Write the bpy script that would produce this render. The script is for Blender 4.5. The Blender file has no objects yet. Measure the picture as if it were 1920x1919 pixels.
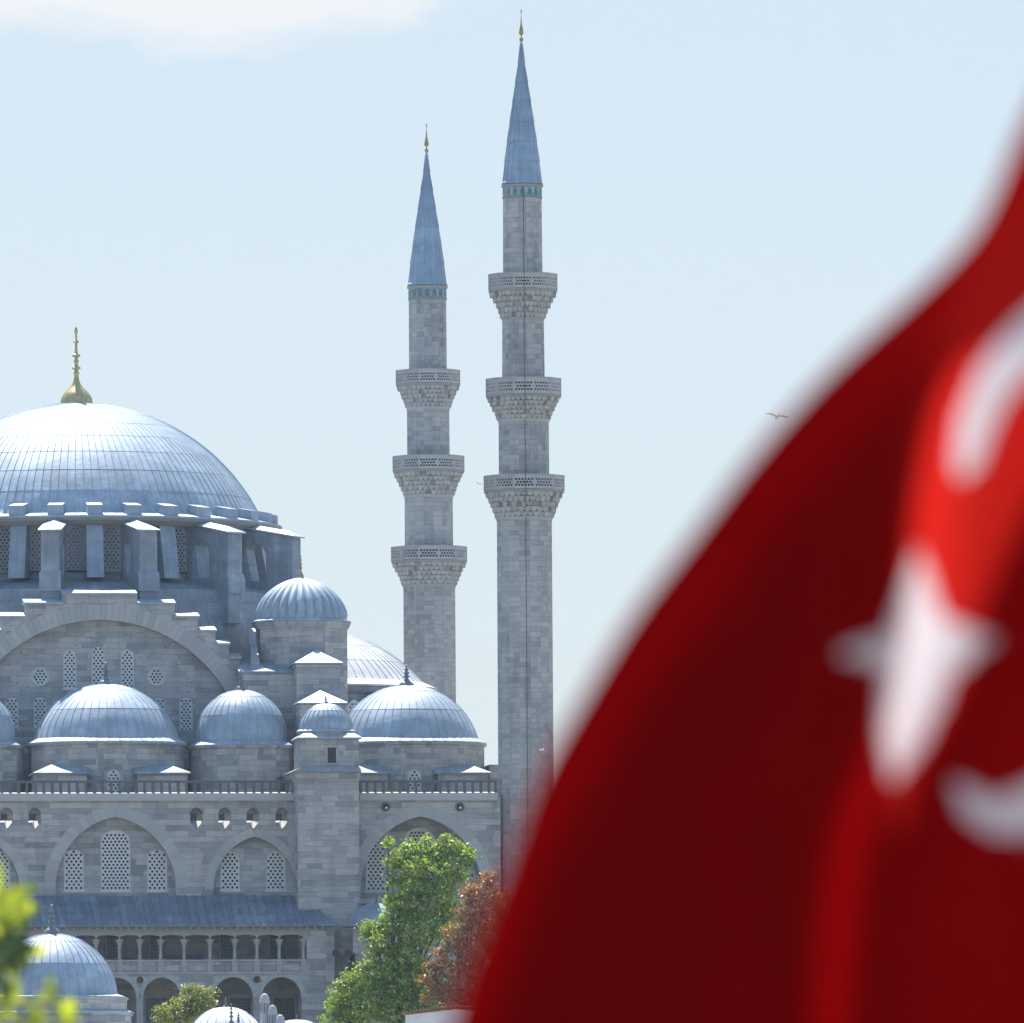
import bpy, math, random
from math import sin, cos, pi, radians, sqrt, atan2
from mathutils import Vector, Matrix
from mathutils.geometry import delaunay_2d_cdt
import numpy as np
random.seed(7)
C = bpy.context.scene.collection
SC = bpy.context.scene

# ------------------------------------------------------------------ camera, sky, sun, exposure
F = 20400.0; HZ = 2273.0; CZ = 12.0; ROLL = radians(0.36)   # focal length and horizon row in photo pixels
cd = bpy.data.cameras.new('Camera'); cam = bpy.data.objects.new('Camera', cd); C.objects.link(cam)
cd.sensor_fit = 'HORIZONTAL'; cd.sensor_width = 36.0; cd.lens = F/1920*36
cd.shift_x = 0.0; cd.shift_y = (HZ-959.5)/1920
cd.clip_start = 0.5; cd.clip_end = 60000
cam.matrix_world = Matrix.Translation((0, 0, CZ)) @ Matrix.Rotation(pi/2, 4, 'X') @ Matrix.Rotation(-ROLL, 4, 'Z')
cd.dof.use_dof = True; cd.dof.focus_distance = 780; cd.dof.aperture_fstop = 7.8
SC.camera = cam
HAZE_MIX = 0.74; HAZE_SUN = (5.15, 5.75, 6.2, 1); HAZE_AWAY = (3.6, 5.75, 8.8, 1); CLOUD_COL = (6.8, 6.85, 7.0, 1)
SUN_EL = 60.0; SUN_LEFT = 14.0
sl = bpy.data.lights.new('Sun', 'SUN'); sun = bpy.data.objects.new('Sun', sl); C.objects.link(sun)
sl.energy = 4.8; sl.angle = radians(0.53); sl.color = (1.0, 0.965, 0.91)
SD = Vector((-sin(radians(SUN_LEFT))*cos(radians(SUN_EL)), cos(radians(SUN_LEFT))*cos(radians(SUN_EL)), sin(radians(SUN_EL))))
sun.rotation_euler = SD.to_track_quat('Z', 'Y').to_euler()
W = bpy.data.worlds.new('World'); SC.world = W; W.use_nodes = True
wn, wl = W.node_tree.nodes, W.node_tree.links
bg = wn['Background']; bg.inputs['Strength'].default_value = 0.06
sky = wn.new('ShaderNodeTexSky'); sky.sky_type = 'NISHITA'; sky.sun_disc = False
sky.sun_elevation = radians(SUN_EL); sky.sun_rotation = radians(-SUN_LEFT)
sky.altitude = 0; sky.air_density = 1.0; sky.dust_density = 0.6; sky.ozone_density = 3.0
# a thin bank of cloud low over the roofs, fixed in the sky by direction
tc = wn.new('ShaderNodeTexCoord'); sep = wn.new('ShaderNodeSeparateXYZ'); wl.new(tc.outputs['Generated'], sep.inputs[0])
def wmath(op, a, b=None, clamp=False):
    n = wn.new('ShaderNodeMath'); n.operation = op; n.use_clamp = clamp
    for i, v in enumerate((a, b)):
        if v is None: continue
        if isinstance(v, (int, float)): n.inputs[i].default_value = v
        else: wl.new(v, n.inputs[i])
    return n.outputs[0]
nz = wn.new('ShaderNodeTexNoise'); nz.inputs['Scale'].default_value = 75; nz.inputs['Detail'].default_value = 7; nz.inputs['Roughness'].default_value = 0.6
mpn = wn.new('ShaderNodeMapping'); mpn.inputs['Scale'].default_value = (1, 1, 1.9); wl.new(tc.outputs['Generated'], mpn.inputs[0]); wl.new(mpn.outputs[0], nz.inputs['Vector'])
az = wmath('DIVIDE', sep.outputs[0], sep.outputs[1])
el = wmath('DIVIDE', sep.outputs[2], sep.outputs[1])
front = wmath('GREATER_THAN', sep.outputs[1], 0.2)
# cloud base rises from left to right
lvl = wmath('SUBTRACT', el, wmath('ADD', 0.1060, wmath('MULTIPLY', wmath('MAXIMUM', wmath('ADD', az, 0.020), 0.0), 0.2)))
cm = wmath('ADD', wmath('MULTIPLY', lvl, 260), wmath('MULTIPLY', wmath('SUBTRACT', nz.outputs['Fac'], 0.5), 3.2))
cm = wmath('MULTIPLY', cm, 0.8, True)
fade = wmath('SUBTRACT', 1.0, wmath('MULTIPLY', wmath('SUBTRACT', el, 0.16), 12, True), True)
fr = wmath('SUBTRACT', 1.0, wmath('MULTIPLY', wmath('ADD', az, 0.009), 46, True), True)
cm = wmath('MULTIPLY', wmath('MULTIPLY', cm, fade), wmath('MULTIPLY', fr, front))
cm = wmath('MULTIPLY', cm, 0.9)
mx = wn.new('ShaderNodeMix'); mx.data_type = 'RGBA'; wl.new(cm, mx.inputs['Factor']); mh = wn.new('ShaderNodeMix'); mh.data_type = 'RGBA'; mh.inputs['Factor'].default_value = HAZE_MIX
wl.new(sky.outputs[0], mh.inputs[6]); hz_ = wn.new('ShaderNodeMix'); hz_.data_type = 'RGBA'; hz_.inputs[6].default_value = HAZE_AWAY; hz_.inputs[7].default_value = HAZE_SUN
wl.new(wmath('SUBTRACT', wmath('MULTIPLY', wmath('ADD', sep.outputs[1], 0.2), 1.1, True), wmath('MULTIPLY', sep.outputs[2], 0.6), True), hz_.inputs['Factor'])
wl.new(hz_.outputs[2], mh.inputs[7])   # bright summer haze spread over the whole sky
wl.new(mh.outputs[2], mx.inputs[6]); mx.inputs[7].default_value = CLOUD_COL
wl.new(mx.outputs[2], bg.inputs['Color'])
SC.view_settings.view_transform = 'Standard'; SC.view_settings.look = 'None'
SC.view_settings.exposure = 1.15; SC.view_settings.gamma = 1.0
try: SC.view_settings.use_curve_mapping = False
except Exception: pass
SC.cycles.max_bounces = 8; SC.cycles.transparent_max_bounces = 8; SC.cycles.volume_bounces = 0

# ------------------------------------------------------------------ pixel -> place
def ray(px, py):
    cx = (px-960)/F; cy = (HZ-py)/F
    return Vector((cx*cos(ROLL)+cy*sin(ROLL), 1.0, -cx*sin(ROLL)+cy*cos(ROLL)))
def at(px, py, Y):
    d = ray(px, py)*Y; d.z += CZ; return d
ANG = radians(7.3); ZG = 21.5                       # heading of the mosque, level of its terrace
_o = at(215, 1600, 770); OX, OY = _o.x, _o.y
EU = Vector((cos(ANG), sin(ANG))); EW = Vector((-sin(ANG), cos(ANG)))
def mu(px, py, w):                                   # mosque's own axes: u along the front, w into the depth
    d = ray(px, py); dx = Vector((d.x, d.y))
    t = (w + EW.dot(Vector((OX, OY))))/dx.dot(EW)
    return (dx*t - Vector((OX, OY))).dot(EU), CZ + t*d.z - ZG
def S(w, px=300): return F/(OY + w*cos(ANG))         # photo pixels per metre at depth w

# ------------------------------------------------------------------ mesh builder
def arch(cx, hw, zb, zs, za, n=9):                   # pointed arch outline, counter-clockwise
    h = za-zs; pts = [(cx+hw, zb)]
    if h >= hw*1.0:
        d = (h*h-hw*hw)/(2*hw); r = hw+d; a1 = atan2(h, d)
        arcp = [(-d + r*cos(a1*i/n), r*sin(a1*i/n)) for i in range(n+1)]
    else:
        arcp = [(hw*cos(pi/2*i/n), h*sin(pi/2*i/n)) for i in range(n+1)]
    pts += [(cx+x, zs+z) for x, z in arcp] + [(cx-x, zs+z) for x, z in reversed(arcp[:-1])] + [(cx-hw, zb)]
    out = []
    for p in pts:
        if not out or (abs(p[0]-out[-1][0])+abs(p[1]-out[-1][1])) > 1e-5: out.append(p)
    return out
def circle(cx, cz, r, n=14, a0=0): return [(cx+r*cos(a0+2*pi*i/n), cz+r*sin(a0+2*pi*i/n)) for i in range(n)]
class MB:
    def __init__(s): s.v = []; s.f = []; s.T = None
    def add(s, vs, fs):
        o = len(s.v)
        if s.T: vs = [s.T @ Vector(q) for q in vs]
        s.v += [tuple(q) for q in vs]; s.f += [tuple(i+o for i in f) for f in fs]; return s
    def box(s, x0, x1, y0, y1, z0, z1):
        return s.add([(x0,y0,z0),(x1,y0,z0),(x1,y1,z0),(x0,y1,z0),(x0,y0,z1),(x1,y0,z1),(x1,y1,z1),(x0,y1,z1)],
                     [(3,2,1,0),(4,5,6,7),(0,1,5,4),(1,2,6,5),(2,3,7,6),(3,0,4,7)])
    def prism_xz(s, pts, y0, y1):                    # polygon in x,z (ccw seen from -y), pushed from y0 to y1
        n = len(pts)
        return s.add([(x,y0,z) for x,z in pts]+[(x,y1,z) for x,z in pts],
                     [tuple(range(n)), tuple(range(2*n-1,n-1,-1))]+[(i,i+n,(i+1)%n+n,(i+1)%n) for i in range(n)])
    def prism_yz(s, pts, x0, x1):                    # polygon in y,z pushed along x
        n = len(pts)
        return s.add([(x0,y,z) for y,z in pts]+[(x1,y,z) for y,z in pts],
                     [tuple(range(n-1,-1,-1)), tuple(range(n,2*n))]+[(i,(i+1)%n,(i+1)%n+n,i+n) for i in range(n)])
    def plate(s, outer, holes, y0, y1):              # slab with holes, every reveal built
        loops = [outer]+holes; P = []; Fc = []
        for l in loops:
            o = len(P); P += l; Fc.append(list(range(o, o+len(l))))
        r = delaunay_2d_cdt([Vector(p) for p in P], [], Fc, 1, 1e-6)
        vs, fs, of = r[0], r[2], r[5]
        keep = []
        for f, o in zip(fs, of):
            if list(o) == [0]: keep.append(tuple(f))
        n = len(vs)
        s.add([(p.x,y0,p.y) for p in vs]+[(p.x,y1,p.y) for p in vs],
              keep+[tuple(i+n for i in reversed(f)) for f in keep])
        for l in loops:
            m = len(l)
            s.add([(x,y0,z) for x,z in l]+[(x,y1,z) for x,z in l], [(i,(i+1)%m,(i+1)%m+m,i+m) for i in range(m)])
        return s
    def lathe(s, prof, n, c=(0,0), a0=0.0, a1=None, fn=None, caps=True):
        full = a1 is None; m = n if full else n+1; span = 2*pi if full else a1-a0
        vs = []
        for r, z in prof:
            for i in range(m):
                a = a0+span*i/n; rr = fn(r, z, a) if fn else r
                vs.append((c[0]+rr*cos(a), c[1]+rr*sin(a), z))
        fs = []
        for j in range(len(prof)-1):
            for i in range(n):
                k = (i+1) % m
                fs.append((j*m+i, j*m+k, (j+1)*m+k, (j+1)*m+i))
        if caps and full:
            if prof[0][0] > 0.02: fs.append(tuple(range(m-1,-1,-1)))
            if prof[-1][0] > 0.001: fs.append(tuple((len(prof)-1)*m+i for i in range(m)))
        return s.add(vs, fs)
    def tube(s, pts, rads, n=6):
        pts = [Vector(p) for p in pts]; vs = []; fs = []
        for i, p in enumerate(pts):
            d = (pts[min(i+1,len(pts)-1)]-pts[max(i-1,0)]).normalized()
            a = d.cross(Vector((0,0,1)) if abs(d.z) < .9 else Vector((1,0,0))).normalized(); b = d.cross(a)
            for k in range(n): vs.append(p+(a*cos(2*pi*k/n)+b*sin(2*pi*k/n))*rads[i])
        for i in range(len(pts)-1):
            for k in range(n): fs.append((i*n+k, i*n+(k+1)%n, (i+1)*n+(k+1)%n, (i+1)*n+k))
        fs.append(tuple(range(n))); fs.append(tuple((len(pts)-1)*n+k for k in range(n)))
        return s.add(vs, fs)
    def build(s, name, mat, parent=None, smooth=0):
        me = bpy.data.meshes.new(name); me.from_pydata(s.v, [], s.f); me.materials.append(mat)
        import bmesh
        bm = bmesh.new(); bm.from_mesh(me); bmesh.ops.recalc_face_normals(bm, faces=bm.faces); bm.to_mesh(me); bm.free()
        if smooth:
            me.polygons.foreach_set('use_smooth', [True]*len(me.polygons)); me.set_sharp_from_angle(angle=radians(smooth))
        o = bpy.data.objects.new(name, me); C.objects.link(o)
        if parent: o.parent = parent
        return o
def tag(o, label=None, cat=None, group=None, kind=None):
    for k, v in (('label', label), ('category', cat), ('group', group), ('kind', kind)):
        if v: o[k] = v
    return o
def empty(name, loc, rz=0.0):
    o = bpy.data.objects.new(name, None); C.objects.link(o); o.location = loc; o.rotation_euler = (0,0,rz); o.empty_display_size = 0.5
    return o
def copy_part(o, parent, deep=True):
    c = o.copy(); C.objects.link(c); c.parent = parent
    if deep:
        for ch in list(o.children): copy_part(ch, c)
    return c

# ------------------------------------------------------------------ materials
class NT:
    def __init__(s, name):
        s.m = bpy.data.materials.new(name); s.m.use_nodes = True; t = s.m.node_tree; s.n = t.nodes; s.l = t.links
        s.p = s.n['Principled BSDF']; s.out = s.n['Material Output']
    def node(s, typ, **kw):
        n = s.n.new(typ)
        for k, v in kw.items():
            if hasattr(n, k) and k not in n.inputs: setattr(n, k, v)
            else: s.put(n.inputs[k], v)
        return n
    def put(s, sock, v):
        if hasattr(v, 'is_output') and v.is_output: s.l.new(v, sock)
        else: sock.default_value = v
    def math(s, op, a, b=0.0, clamp=False):
        n = s.n.new('ShaderNodeMath'); n.operation = op; n.use_clamp = clamp; s.put(n.inputs[0], a); s.put(n.inputs[1], b); return n.outputs[0]
    def vmath(s, op, a, b=None):
        n = s.n.new('ShaderNodeVectorMath'); n.operation = op; s.put(n.inputs[0], a)
        if b is not None: s.put(n.inputs[1], b)
        return n.outputs['Value'] if op in ('DOT_PRODUCT','LENGTH') else n.outputs[0]
    def noise(s, vec, scale, detail=4, rough=0.55):
        n = s.n.new('ShaderNodeTexNoise'); s.put(n.inputs['Vector'], vec); n.inputs['Scale'].default_value = scale
        n.inputs['Detail'].default_value = detail; n.inputs['Roughness'].default_value = rough; return n.outputs['Fac']
    def ramp(s, fac, stops):
        n = s.n.new('ShaderNodeValToRGB'); s.put(n.inputs[0], fac); e = n.color_ramp.elements
        while len(e) < len(stops): e.new(0.5)
        for x, (p, c) in zip(e, stops): x.position = p; x.color = (*c, 1)
        return n.outputs[0]
    def mix(s, fac, a, b, mode='MIX'):
        n = s.n.new('ShaderNodeMix'); n.data_type = 'RGBA'; n.blend_type = mode; s.put(n.inputs['Factor'], fac)
        s.put(n.inputs[6], a if not isinstance(a, tuple) else (*a[:3], 1)); s.put(n.inputs[7], b if not isinstance(b, tuple) else (*b[:3], 1)); return n.outputs[2]
    def scaled(s, vec, sc):
        n = s.n.new('ShaderNodeMapping'); s.put(n.inputs[0], vec); n.inputs['Scale'].default_value = sc; return n.outputs[0]
    def bump(s, h, dist, strength=0.5):
        n = s.n.new('ShaderNodeBump'); s.put(n.inputs['Height'], h); n.inputs['Distance'].default_value = dist; n.inputs['Strength'].default_value = strength; return n.outputs[0]
def wall_uv(t):                                       # metres along the wall, metres up
    g = t.node('ShaderNodeNewGeometry'); tn = g.outputs['True Normal']; P = g.outputs['Position']
    tg = t.vmath('NORMALIZE', t.vmath('CROSS_PRODUCT', (0,0,1), tn))
    u = t.vmath('DOT_PRODUCT', P, tg); sp = t.node('ShaderNodeSeparateXYZ'); t.l.new(P, sp.inputs[0])
    cb = t.node('ShaderNodeCombineXYZ'); t.l.new(u, cb.inputs[0]); t.l.new(sp.outputs[2], cb.inputs[1])
    return cb.outputs[0], P
def stone(name, cols, course=0.40, length=1.15, contrast=1.0, streak=0.35, mortar=0.012):
    t = NT(name); uv, P = wall_uv(t)
    # course lines wander a little
    wob = t.noise(t.scaled(P, (0.35,0.35,0.35)), 1.0, 2)
    uv2 = t.vmath('ADD', uv, t.node('ShaderNodeCombineXYZ', X=t.math('MULTIPLY', wob, 0.9), Y=t.math('MULTIPLY', wob, 0.10)).outputs[0])
    b = t.node('ShaderNodeTexBrick'); t.l.new(uv2, b.inputs['Vector']); b.offset = 0.43; b.squash = 1.45; b.squash_frequency = 3
    b.inputs['Scale'].default_value = 1.0; b.inputs['Brick Width'].default_value = length; b.inputs['Row Height'].default_value = course
    b.inputs['Mortar Size'].default_value = mortar; b.inputs['Mortar Smooth'].default_value = 0.3
    b.inputs['Color1'].default_value = (0,0,0,1); b.inputs['Color2'].default_value = (1,1,1,1); b.inputs['Mortar'].default_value = (.5,.5,.5,1)
    rnd = t.node('ShaderNodeSeparateColor'); t.l.new(b.outputs['Color'], rnd.inputs[0])
    wide = t.noise(t.scaled(P, (0.16,0.16,0.22)), 1.0, 3, 0.6)
    f = t.math('ADD', t.math('MULTIPLY', rnd.outputs[0], 0.62*contrast), t.math('MULTIPLY', wide, 0.9), True)
    f = t.math('SUBTRACT', f, 0.27*contrast, True)
    col = t.ramp(f, [(0.0, cols[0]), (0.38, cols[1]), (0.62, cols[2]), (1.0, cols[3])])
    bed = t.noise(t.scaled(uv, (0.6, 7.0, 1)), 1.6, 4, 0.65)      # bedding streaks in the blocks
    col = t.mix(0.55, col, t.ramp(bed, [(0.32,(.62,.62,.62)),(0.55,(1,1,1)),(0.75,(1.12,1.12,1.12))]), 'MULTIPLY')
    drip = t.noise(t.scaled(uv, (0.9, 0.13, 1)), 1.0, 5, 0.72)
    col = t.mix(streak, col, t.ramp(drip, [(0.30,(.45,.45,.44)),(0.52,(1,1,1)),(0.8,(1.05,1.04,1.02))]), 'MULTIPLY')
    col = t.mix(t.math('MULTIPLY', b.outputs['Fac'], 0.5), col, (0.16,0.155,0.15))
    t.l.new(col, t.p.inputs['Base Color']); t.p.inputs['Roughness'].default_value = 0.88
    h = t.math('SUBTRACT', t.math('MULTIPLY', t.noise(P, 3.0, 5), 0.6), b.outputs['Fac'])
    t.l.new(t.bump(h, 0.04, 0.5), t.p.inputs['Normal'])
    return t.m
def block_stone(name, lo, hi):                        # one tone per loose block (arch stones, caps)
    t = NT(name); g = t.node('ShaderNodeNewGeometry'); P = g.outputs['Position']
    f = t.math('ADD', t.math('MULTIPLY', g.outputs['Random Per Island'], 0.6), t.math('MULTIPLY', t.noise(P, 1.3, 5, 0.65), 0.55), True)
    t.l.new(t.ramp(f, [(0.1, lo), (0.9, hi)]), t.p.inputs['Base Color']); t.p.inputs['Roughness'].default_value = 0.85
    t.l.new(t.bump(t.noise(P, 6, 4), 0.03, 0.4), t.p.inputs['Normal']); return t.m
def lead(name, base=(0.33,0.36,0.405), rough=0.42, dark=0.75, streak=0.5):
    t = NT(name); g = t.node('ShaderNodeNewGeometry'); P = g.outputs['Position']; uv, _ = wall_uv(t)
    n1 = t.noise(t.scaled(P, (0.5,0.5,0.8)), 1.0, 4, 0.6); n2 = t.noise(P, 2.4, 5, 0.7)
    f = t.math('ADD', t.math('MULTIPLY', n1, 0.7), t.math('MULTIPLY', n2, 0.35))
    col = t.ramp(f, [(0.30, tuple(c*dark for c in base)), (0.55, base), (0.74, tuple(min(1,c*1.15+.09) for c in base))])
    drip = t.noise(t.scaled(uv, (2.6, 0.25, 1)), 1.0, 4, 0.7)
    col = t.mix(streak, col, t.ramp(drip, [(0.34,(.68,.69,.71)),(0.53,(1,1,1)),(0.68,(1.3,1.3,1.3))]), 'MULTIPLY')
    t.l.new(col, t.p.inputs['Base Color']); t.p.inputs['Metallic'].default_value = 0.15
    t.l.new(t.math('ADD', rough-0.1, t.math('MULTIPLY', n2, 0.25)), t.p.inputs['Roughness'])
    t.l.new(t.bump(t.noise(t.scaled(P, (1,1,1.6)), 2.2, 3), 0.05, 0.3), t.p.inputs['Normal']); return t.m
def plain(name, col, rough=0.7, metal=0.0, var=0.18, scale=3.0):
    t = NT(name); g = t.node('ShaderNodeNewGeometry'); n = t.noise(g.outputs['Position'], scale, 5, 0.6)
    t.l.new(t.ramp(n, [(0.28, tuple(c*(1-var) for c in col)), (0.72, tuple(min(1,c*(1+var)) for c in col))]), t.p.inputs['Base Color'])
    t.p.inputs['Roughness'].default_value = rough; t.p.inputs['Metallic'].default_value = metal; return t.m
def leafmat(name, cols, trans=0.5):
    t = NT(name); g = t.node('ShaderNodeNewGeometry'); P = g.outputs['Position']
    f = t.math('ADD', t.math('MULTIPLY', g.outputs['Random Per Island'], 0.75), t.math('MULTIPLY', t.noise(P, 0.8, 4), 0.6), True)
    f = t.math('SUBTRACT', f, 0.14, True)
    col = t.ramp(f, [(0.15, cols[0]), (0.5, cols[1]), (0.9, cols[2])])
    df = t.node('ShaderNodeBsdfDiffuse'); t.l.new(col, df.inputs[0])
    tr = t.node('ShaderNodeBsdfTranslucent'); t.l.new(t.mix(1.0, col, (1.25,1.15,0.45), 'MULTIPLY'), tr.inputs[0])
    gl = t.node('ShaderNodeBsdfGlossy'); gl.inputs['Roughness'].default_value = 0.45; gl.inputs[0].default_value = (.9,.95,1,1)
    m = t.node('ShaderNodeMixShader'); m.inputs[0].default_value = trans; t.l.new(df.outputs[0], m.inputs[1]); t.l.new(tr.outputs[0], m.inputs[2])
    m2 = t.node('ShaderNodeMixShader'); m2.inputs[0].default_value = 0.05; t.l.new(m.outputs[0], m2.inputs[1]); t.l.new(gl.outputs[0], m2.inputs[2])
    t.l.new(m2.outputs[0], t.out.inputs[0]); return t.m
def cloth(name, dif, tra, mixv):
    t = NT(name); g = t.node('ShaderNodeNewGeometry'); n = t.noise(g.outputs['Position'], 9, 3)
    c = t.ramp(n, [(0.3, tuple(x*0.94 for x in dif)), (0.7, tuple(min(1,x*1.05) for x in dif))])
    df = t.node('ShaderNodeBsdfDiffuse'); t.l.new(c, df.inputs[0])
    tr = t.node('ShaderNodeBsdfTranslucent'); tr.inputs[0].default_value = (*tra, 1)
    m = t.node('ShaderNodeMixShader'); m.inputs[0].default_value = mixv; t.l.new(df.outputs[0], m.inputs[1]); t.l.new(tr.outputs[0], m.inputs[2])
    t.l.new(m.outputs[0], t.out.inputs[0]); return t.m
M = {}
M['wall'] = stone('ashlar_limestone', [(.19,.19,.195),(.305,.31,.31),(.385,.365,.35),(.52,.505,.485)], streak=0.4, contrast=1.15)
M['tower'] = stone('minaret_limestone', [(.20,.205,.21),(.34,.345,.345),(.41,.40,.385),(.52,.51,.49)], course=0.36, length=1.25, contrast=0.75, streak=0.6)
M['arch'] = block_stone('arch_stones', (.29,.29,.29), (.385,.38,.37))
M['cap'] = block_stone('cornice_stone', (.20,.205,.21), (.33,.325,.32))
M['capl'] = block_stone('pale_cornice_stone', (.30,.30,.295), (.44,.43,.415))
M['carved'] = block_stone('carved_stone', (.28,.28,.285), (.43,.42,.405))
M['shade'] = plain('shaded_stone', (.07,.075,.085), 0.9, 0, 0.3)
M['marble'] = plain('marble', (.30,.295,.285), 0.55, 0, 0.2, 1.5)
M['lead'] = lead('lead_sheet', (.285,.345,.415), 0.56)
M['palelead'] = lead('pale_lead', (.46,.465,.47), 0.65)  # paler than the other lead, for the half dome
M['spire'] = lead('spire_lead', (.25,.335,.44), 0.6, 0.75)
M['rail'] = block_stone('backlit_dark_stone', (.07,.075,.085), (.12,.125,.135))  # rail and posts look backlit; that shade is put into the colour
M['dgrille'] = plain('lead_grey_grille', (.26,.28,.31), 0.7, 0, 0.12)
M['lead2'] = lead('weathered_lead', (.22,.255,.305), 0.62, 0.7, 0.6)
M['rooflead'] = lead('dark_roof_lead', (.15,.18,.225), 0.62, 0.65, 1.0)
M['grille'] = plain('plaster_grille', (.55,.55,.535), 0.8, 0, 0.1)
M['pane'] = plain('old_glass', (.035,.045,.06), 0.25, 0, 0.3)
M['iron'] = plain('dark_iron', (.03,.033,.04), 0.5, 0.4)
M['gold'] = plain('gilded_copper', (.44,.36,.17), 0.42, 0.7, 0.25, 4)
M['bronze'] = plain('tarnished_copper', (.36,.28,.12), 0.45, 0.6, 0.3, 4)
M['leadfin'] = plain('lead_finial', (.16,.17,.19), 0.5, 0.4)
M['tile'] = plain('turquoise_tile', (.03,.19,.235), 0.35, 0, 0.3, 6)
M['plaster'] = plain('pale_plaster', (.72,.71,.69), 0.85, 0, 0.08, 1.2)
M['dark'] = plain('hole_shade', (.10,.10,.10), 0.8)
M['bark'] = plain('bark', (.09,.07,.05), 0.9, 0, 0.3)
M['cable'] = plain('black_cable', (.06,.06,.065), 0.6)
M['rooftile'] = block_stone('clay_tiles', (.26,.11,.07), (.42,.20,.13))
M['leaf'] = leafmat('green_leaves', [(.07,.14,.02),(.22,.35,.045),(.46,.56,.10)], 0.42)
M['rust'] = leafmat('copper_leaves', [(.13,.055,.028),(.28,.125,.055),(.38,.25,.08)], 0.45)
M['yleaf'] = leafmat('olive_yellow_leaves', [(.12,.15,.03),(.22,.26,.05),(.33,.35,.09)], 0.5)
M['cyp'] = leafmat('cypress_leaves', [(.012,.028,.014),(.022,.05,.022),(.035,.07,.03)], 0.2)
M['near'] = leafmat('lime_leaves', [(.17,.24,.015),(.34,.42,.03),(.50,.58,.06)], 0.55)
M['nearshade'] = leafmat('shaded_lime_leaves', [(.02,.04,.008),(.04,.075,.012),(.07,.12,.02)], 0.3)  # dark copy of the lime leaves, shade put into the colour
M['gull'] = plain('gull_feathers', (.62,.62,.63), 0.8, 0, 0.1)
M['gullwing'] = plain('gull_wing_feathers', (.55,.55,.57), 0.8, 0, 0.15)
M['red'] = cloth('red_flag_cloth', (.215,.004,.006), (.62,.018,.012), 0.45)
M['white'] = cloth('white_flag_cloth', (.78,.735,.76), (.72,.62,.63), 0.35)
M['pole'] = plain('painted_pole', (.7,.7,.7), 0.4)
tg_ = NT('hillside_ground'); g_ = tg_.node('ShaderNodeNewGeometry')
tg_.l.new(tg_.ramp(tg_.noise(g_.outputs['Position'], 0.03, 6, 0.65), [(0.35,(.10,.11,.06)),(0.5,(.22,.20,.17)),(0.7,(.30,.28,.25))]), tg_.p.inputs['Base Color']); tg_.p.inputs['Roughness'].default_value = 0.95
M['ground'] = tg_.m

# ------------------------------------------------------------------ ground: one sheet from the shore up to the mosque hill and on to the horizon
def gz(x, y):
    def sm(a, b, t): t = max(0, min(1, (t-a)/(b-a))); return t*t*(3-2*t)
    return 10.2 + (ZG-10.2)*sm(60, 690, y) - (ZG+4)*sm(900, 2400, y) - 4*sm(400, 2500, abs(x))*sm(60, 690, y)
ys = [-20000,-6000,-1500,-400,-100,-20,20,60,100]+list(range(140,980,40))+[1100,1300,1600,2000,2500,4000,9000,25000]
xs = [-25000,-9000,-3000,-1200,-600,-350,-200,-120,-60,-20,20,60,120,200,350,600,1200,3000,9000,25000]
g = MB(); n = len(xs)
g.add([(x,y,gz(x,y)) for y in ys for x in xs], [(j*n+i,j*n+i+1,(j+1)*n+i+1,(j+1)*n+i) for j in range(len(ys)-1) for i in range(n-1)])
tag(g.build('ground', M['ground'], None, 60), kind='structure')

# ------------------------------------------------------------------ shared shapes
def dome_prof(R, rise, z0, rows, skirt=0.58, drop=0.31, lip=0.16, k=1.0, proud=0.012, lean=0.0):
    """profile of a lead dome from the eave up: lip, sloped skirt, shell with lapped sheet rows"""
    rs = (R*R+rise*rise)/(2*rise); zc = z0+rise-rs
    prof = [(R+skirt*0.9, z0-drop-lip), (R+skirt, z0-drop-lip), (R+skirt, z0-drop), (R+0.02, z0)]
    a0 = math.asin(max(-1, min(1, (z0-zc)/rs)))
    for r in range(rows):
        for q in range(4):
            f = (r+q/4)/rows; a = a0+(pi/2-a0)*f
            off = proud*(1-q/4)
            if q == 0 and r > 0:
                prof.append(((rs-0.0)*cos(a), zc+rs*sin(a)-0.005))
            prof.append(((rs+off)*cos(a), zc+(rs+off)*sin(a)))
    prof.append((0.0, z0+rise))
    return prof
def seamed(mb, prof, c, nseam, rib=0.06, half=0.05, a0=0.0, sub=2, skip=3):
    st = 2*pi/nseam; vs = []; m = nseam*(3+sub)
    for j, (r, z) in enumerate(prof):
        d = min(half/max(r, 0.01), st*0.22)
        for i in range(nseam):
            a = a0+i*st
            h = rib if j >= skip and r > 0.4 else 0.0
            for da, hh in [(-d,0),(0,h),(d,0)]+[(d+(st-2*d)*(q+1)/(sub+1),0) for q in range(sub)]:
                rr = r+hh*0.8; vs.append((c[0]+rr*cos(a+da), c[1]+rr*sin(a+da), z+hh*0.5))
    fs = [(j*m+i, j*m+(i+1)%m, (j+1)*m+(i+1)%m, (j+1)*m+i) for j in range(len(prof)-1) for i in range(m)]
    mb.add(vs, fs); return mb
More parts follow.
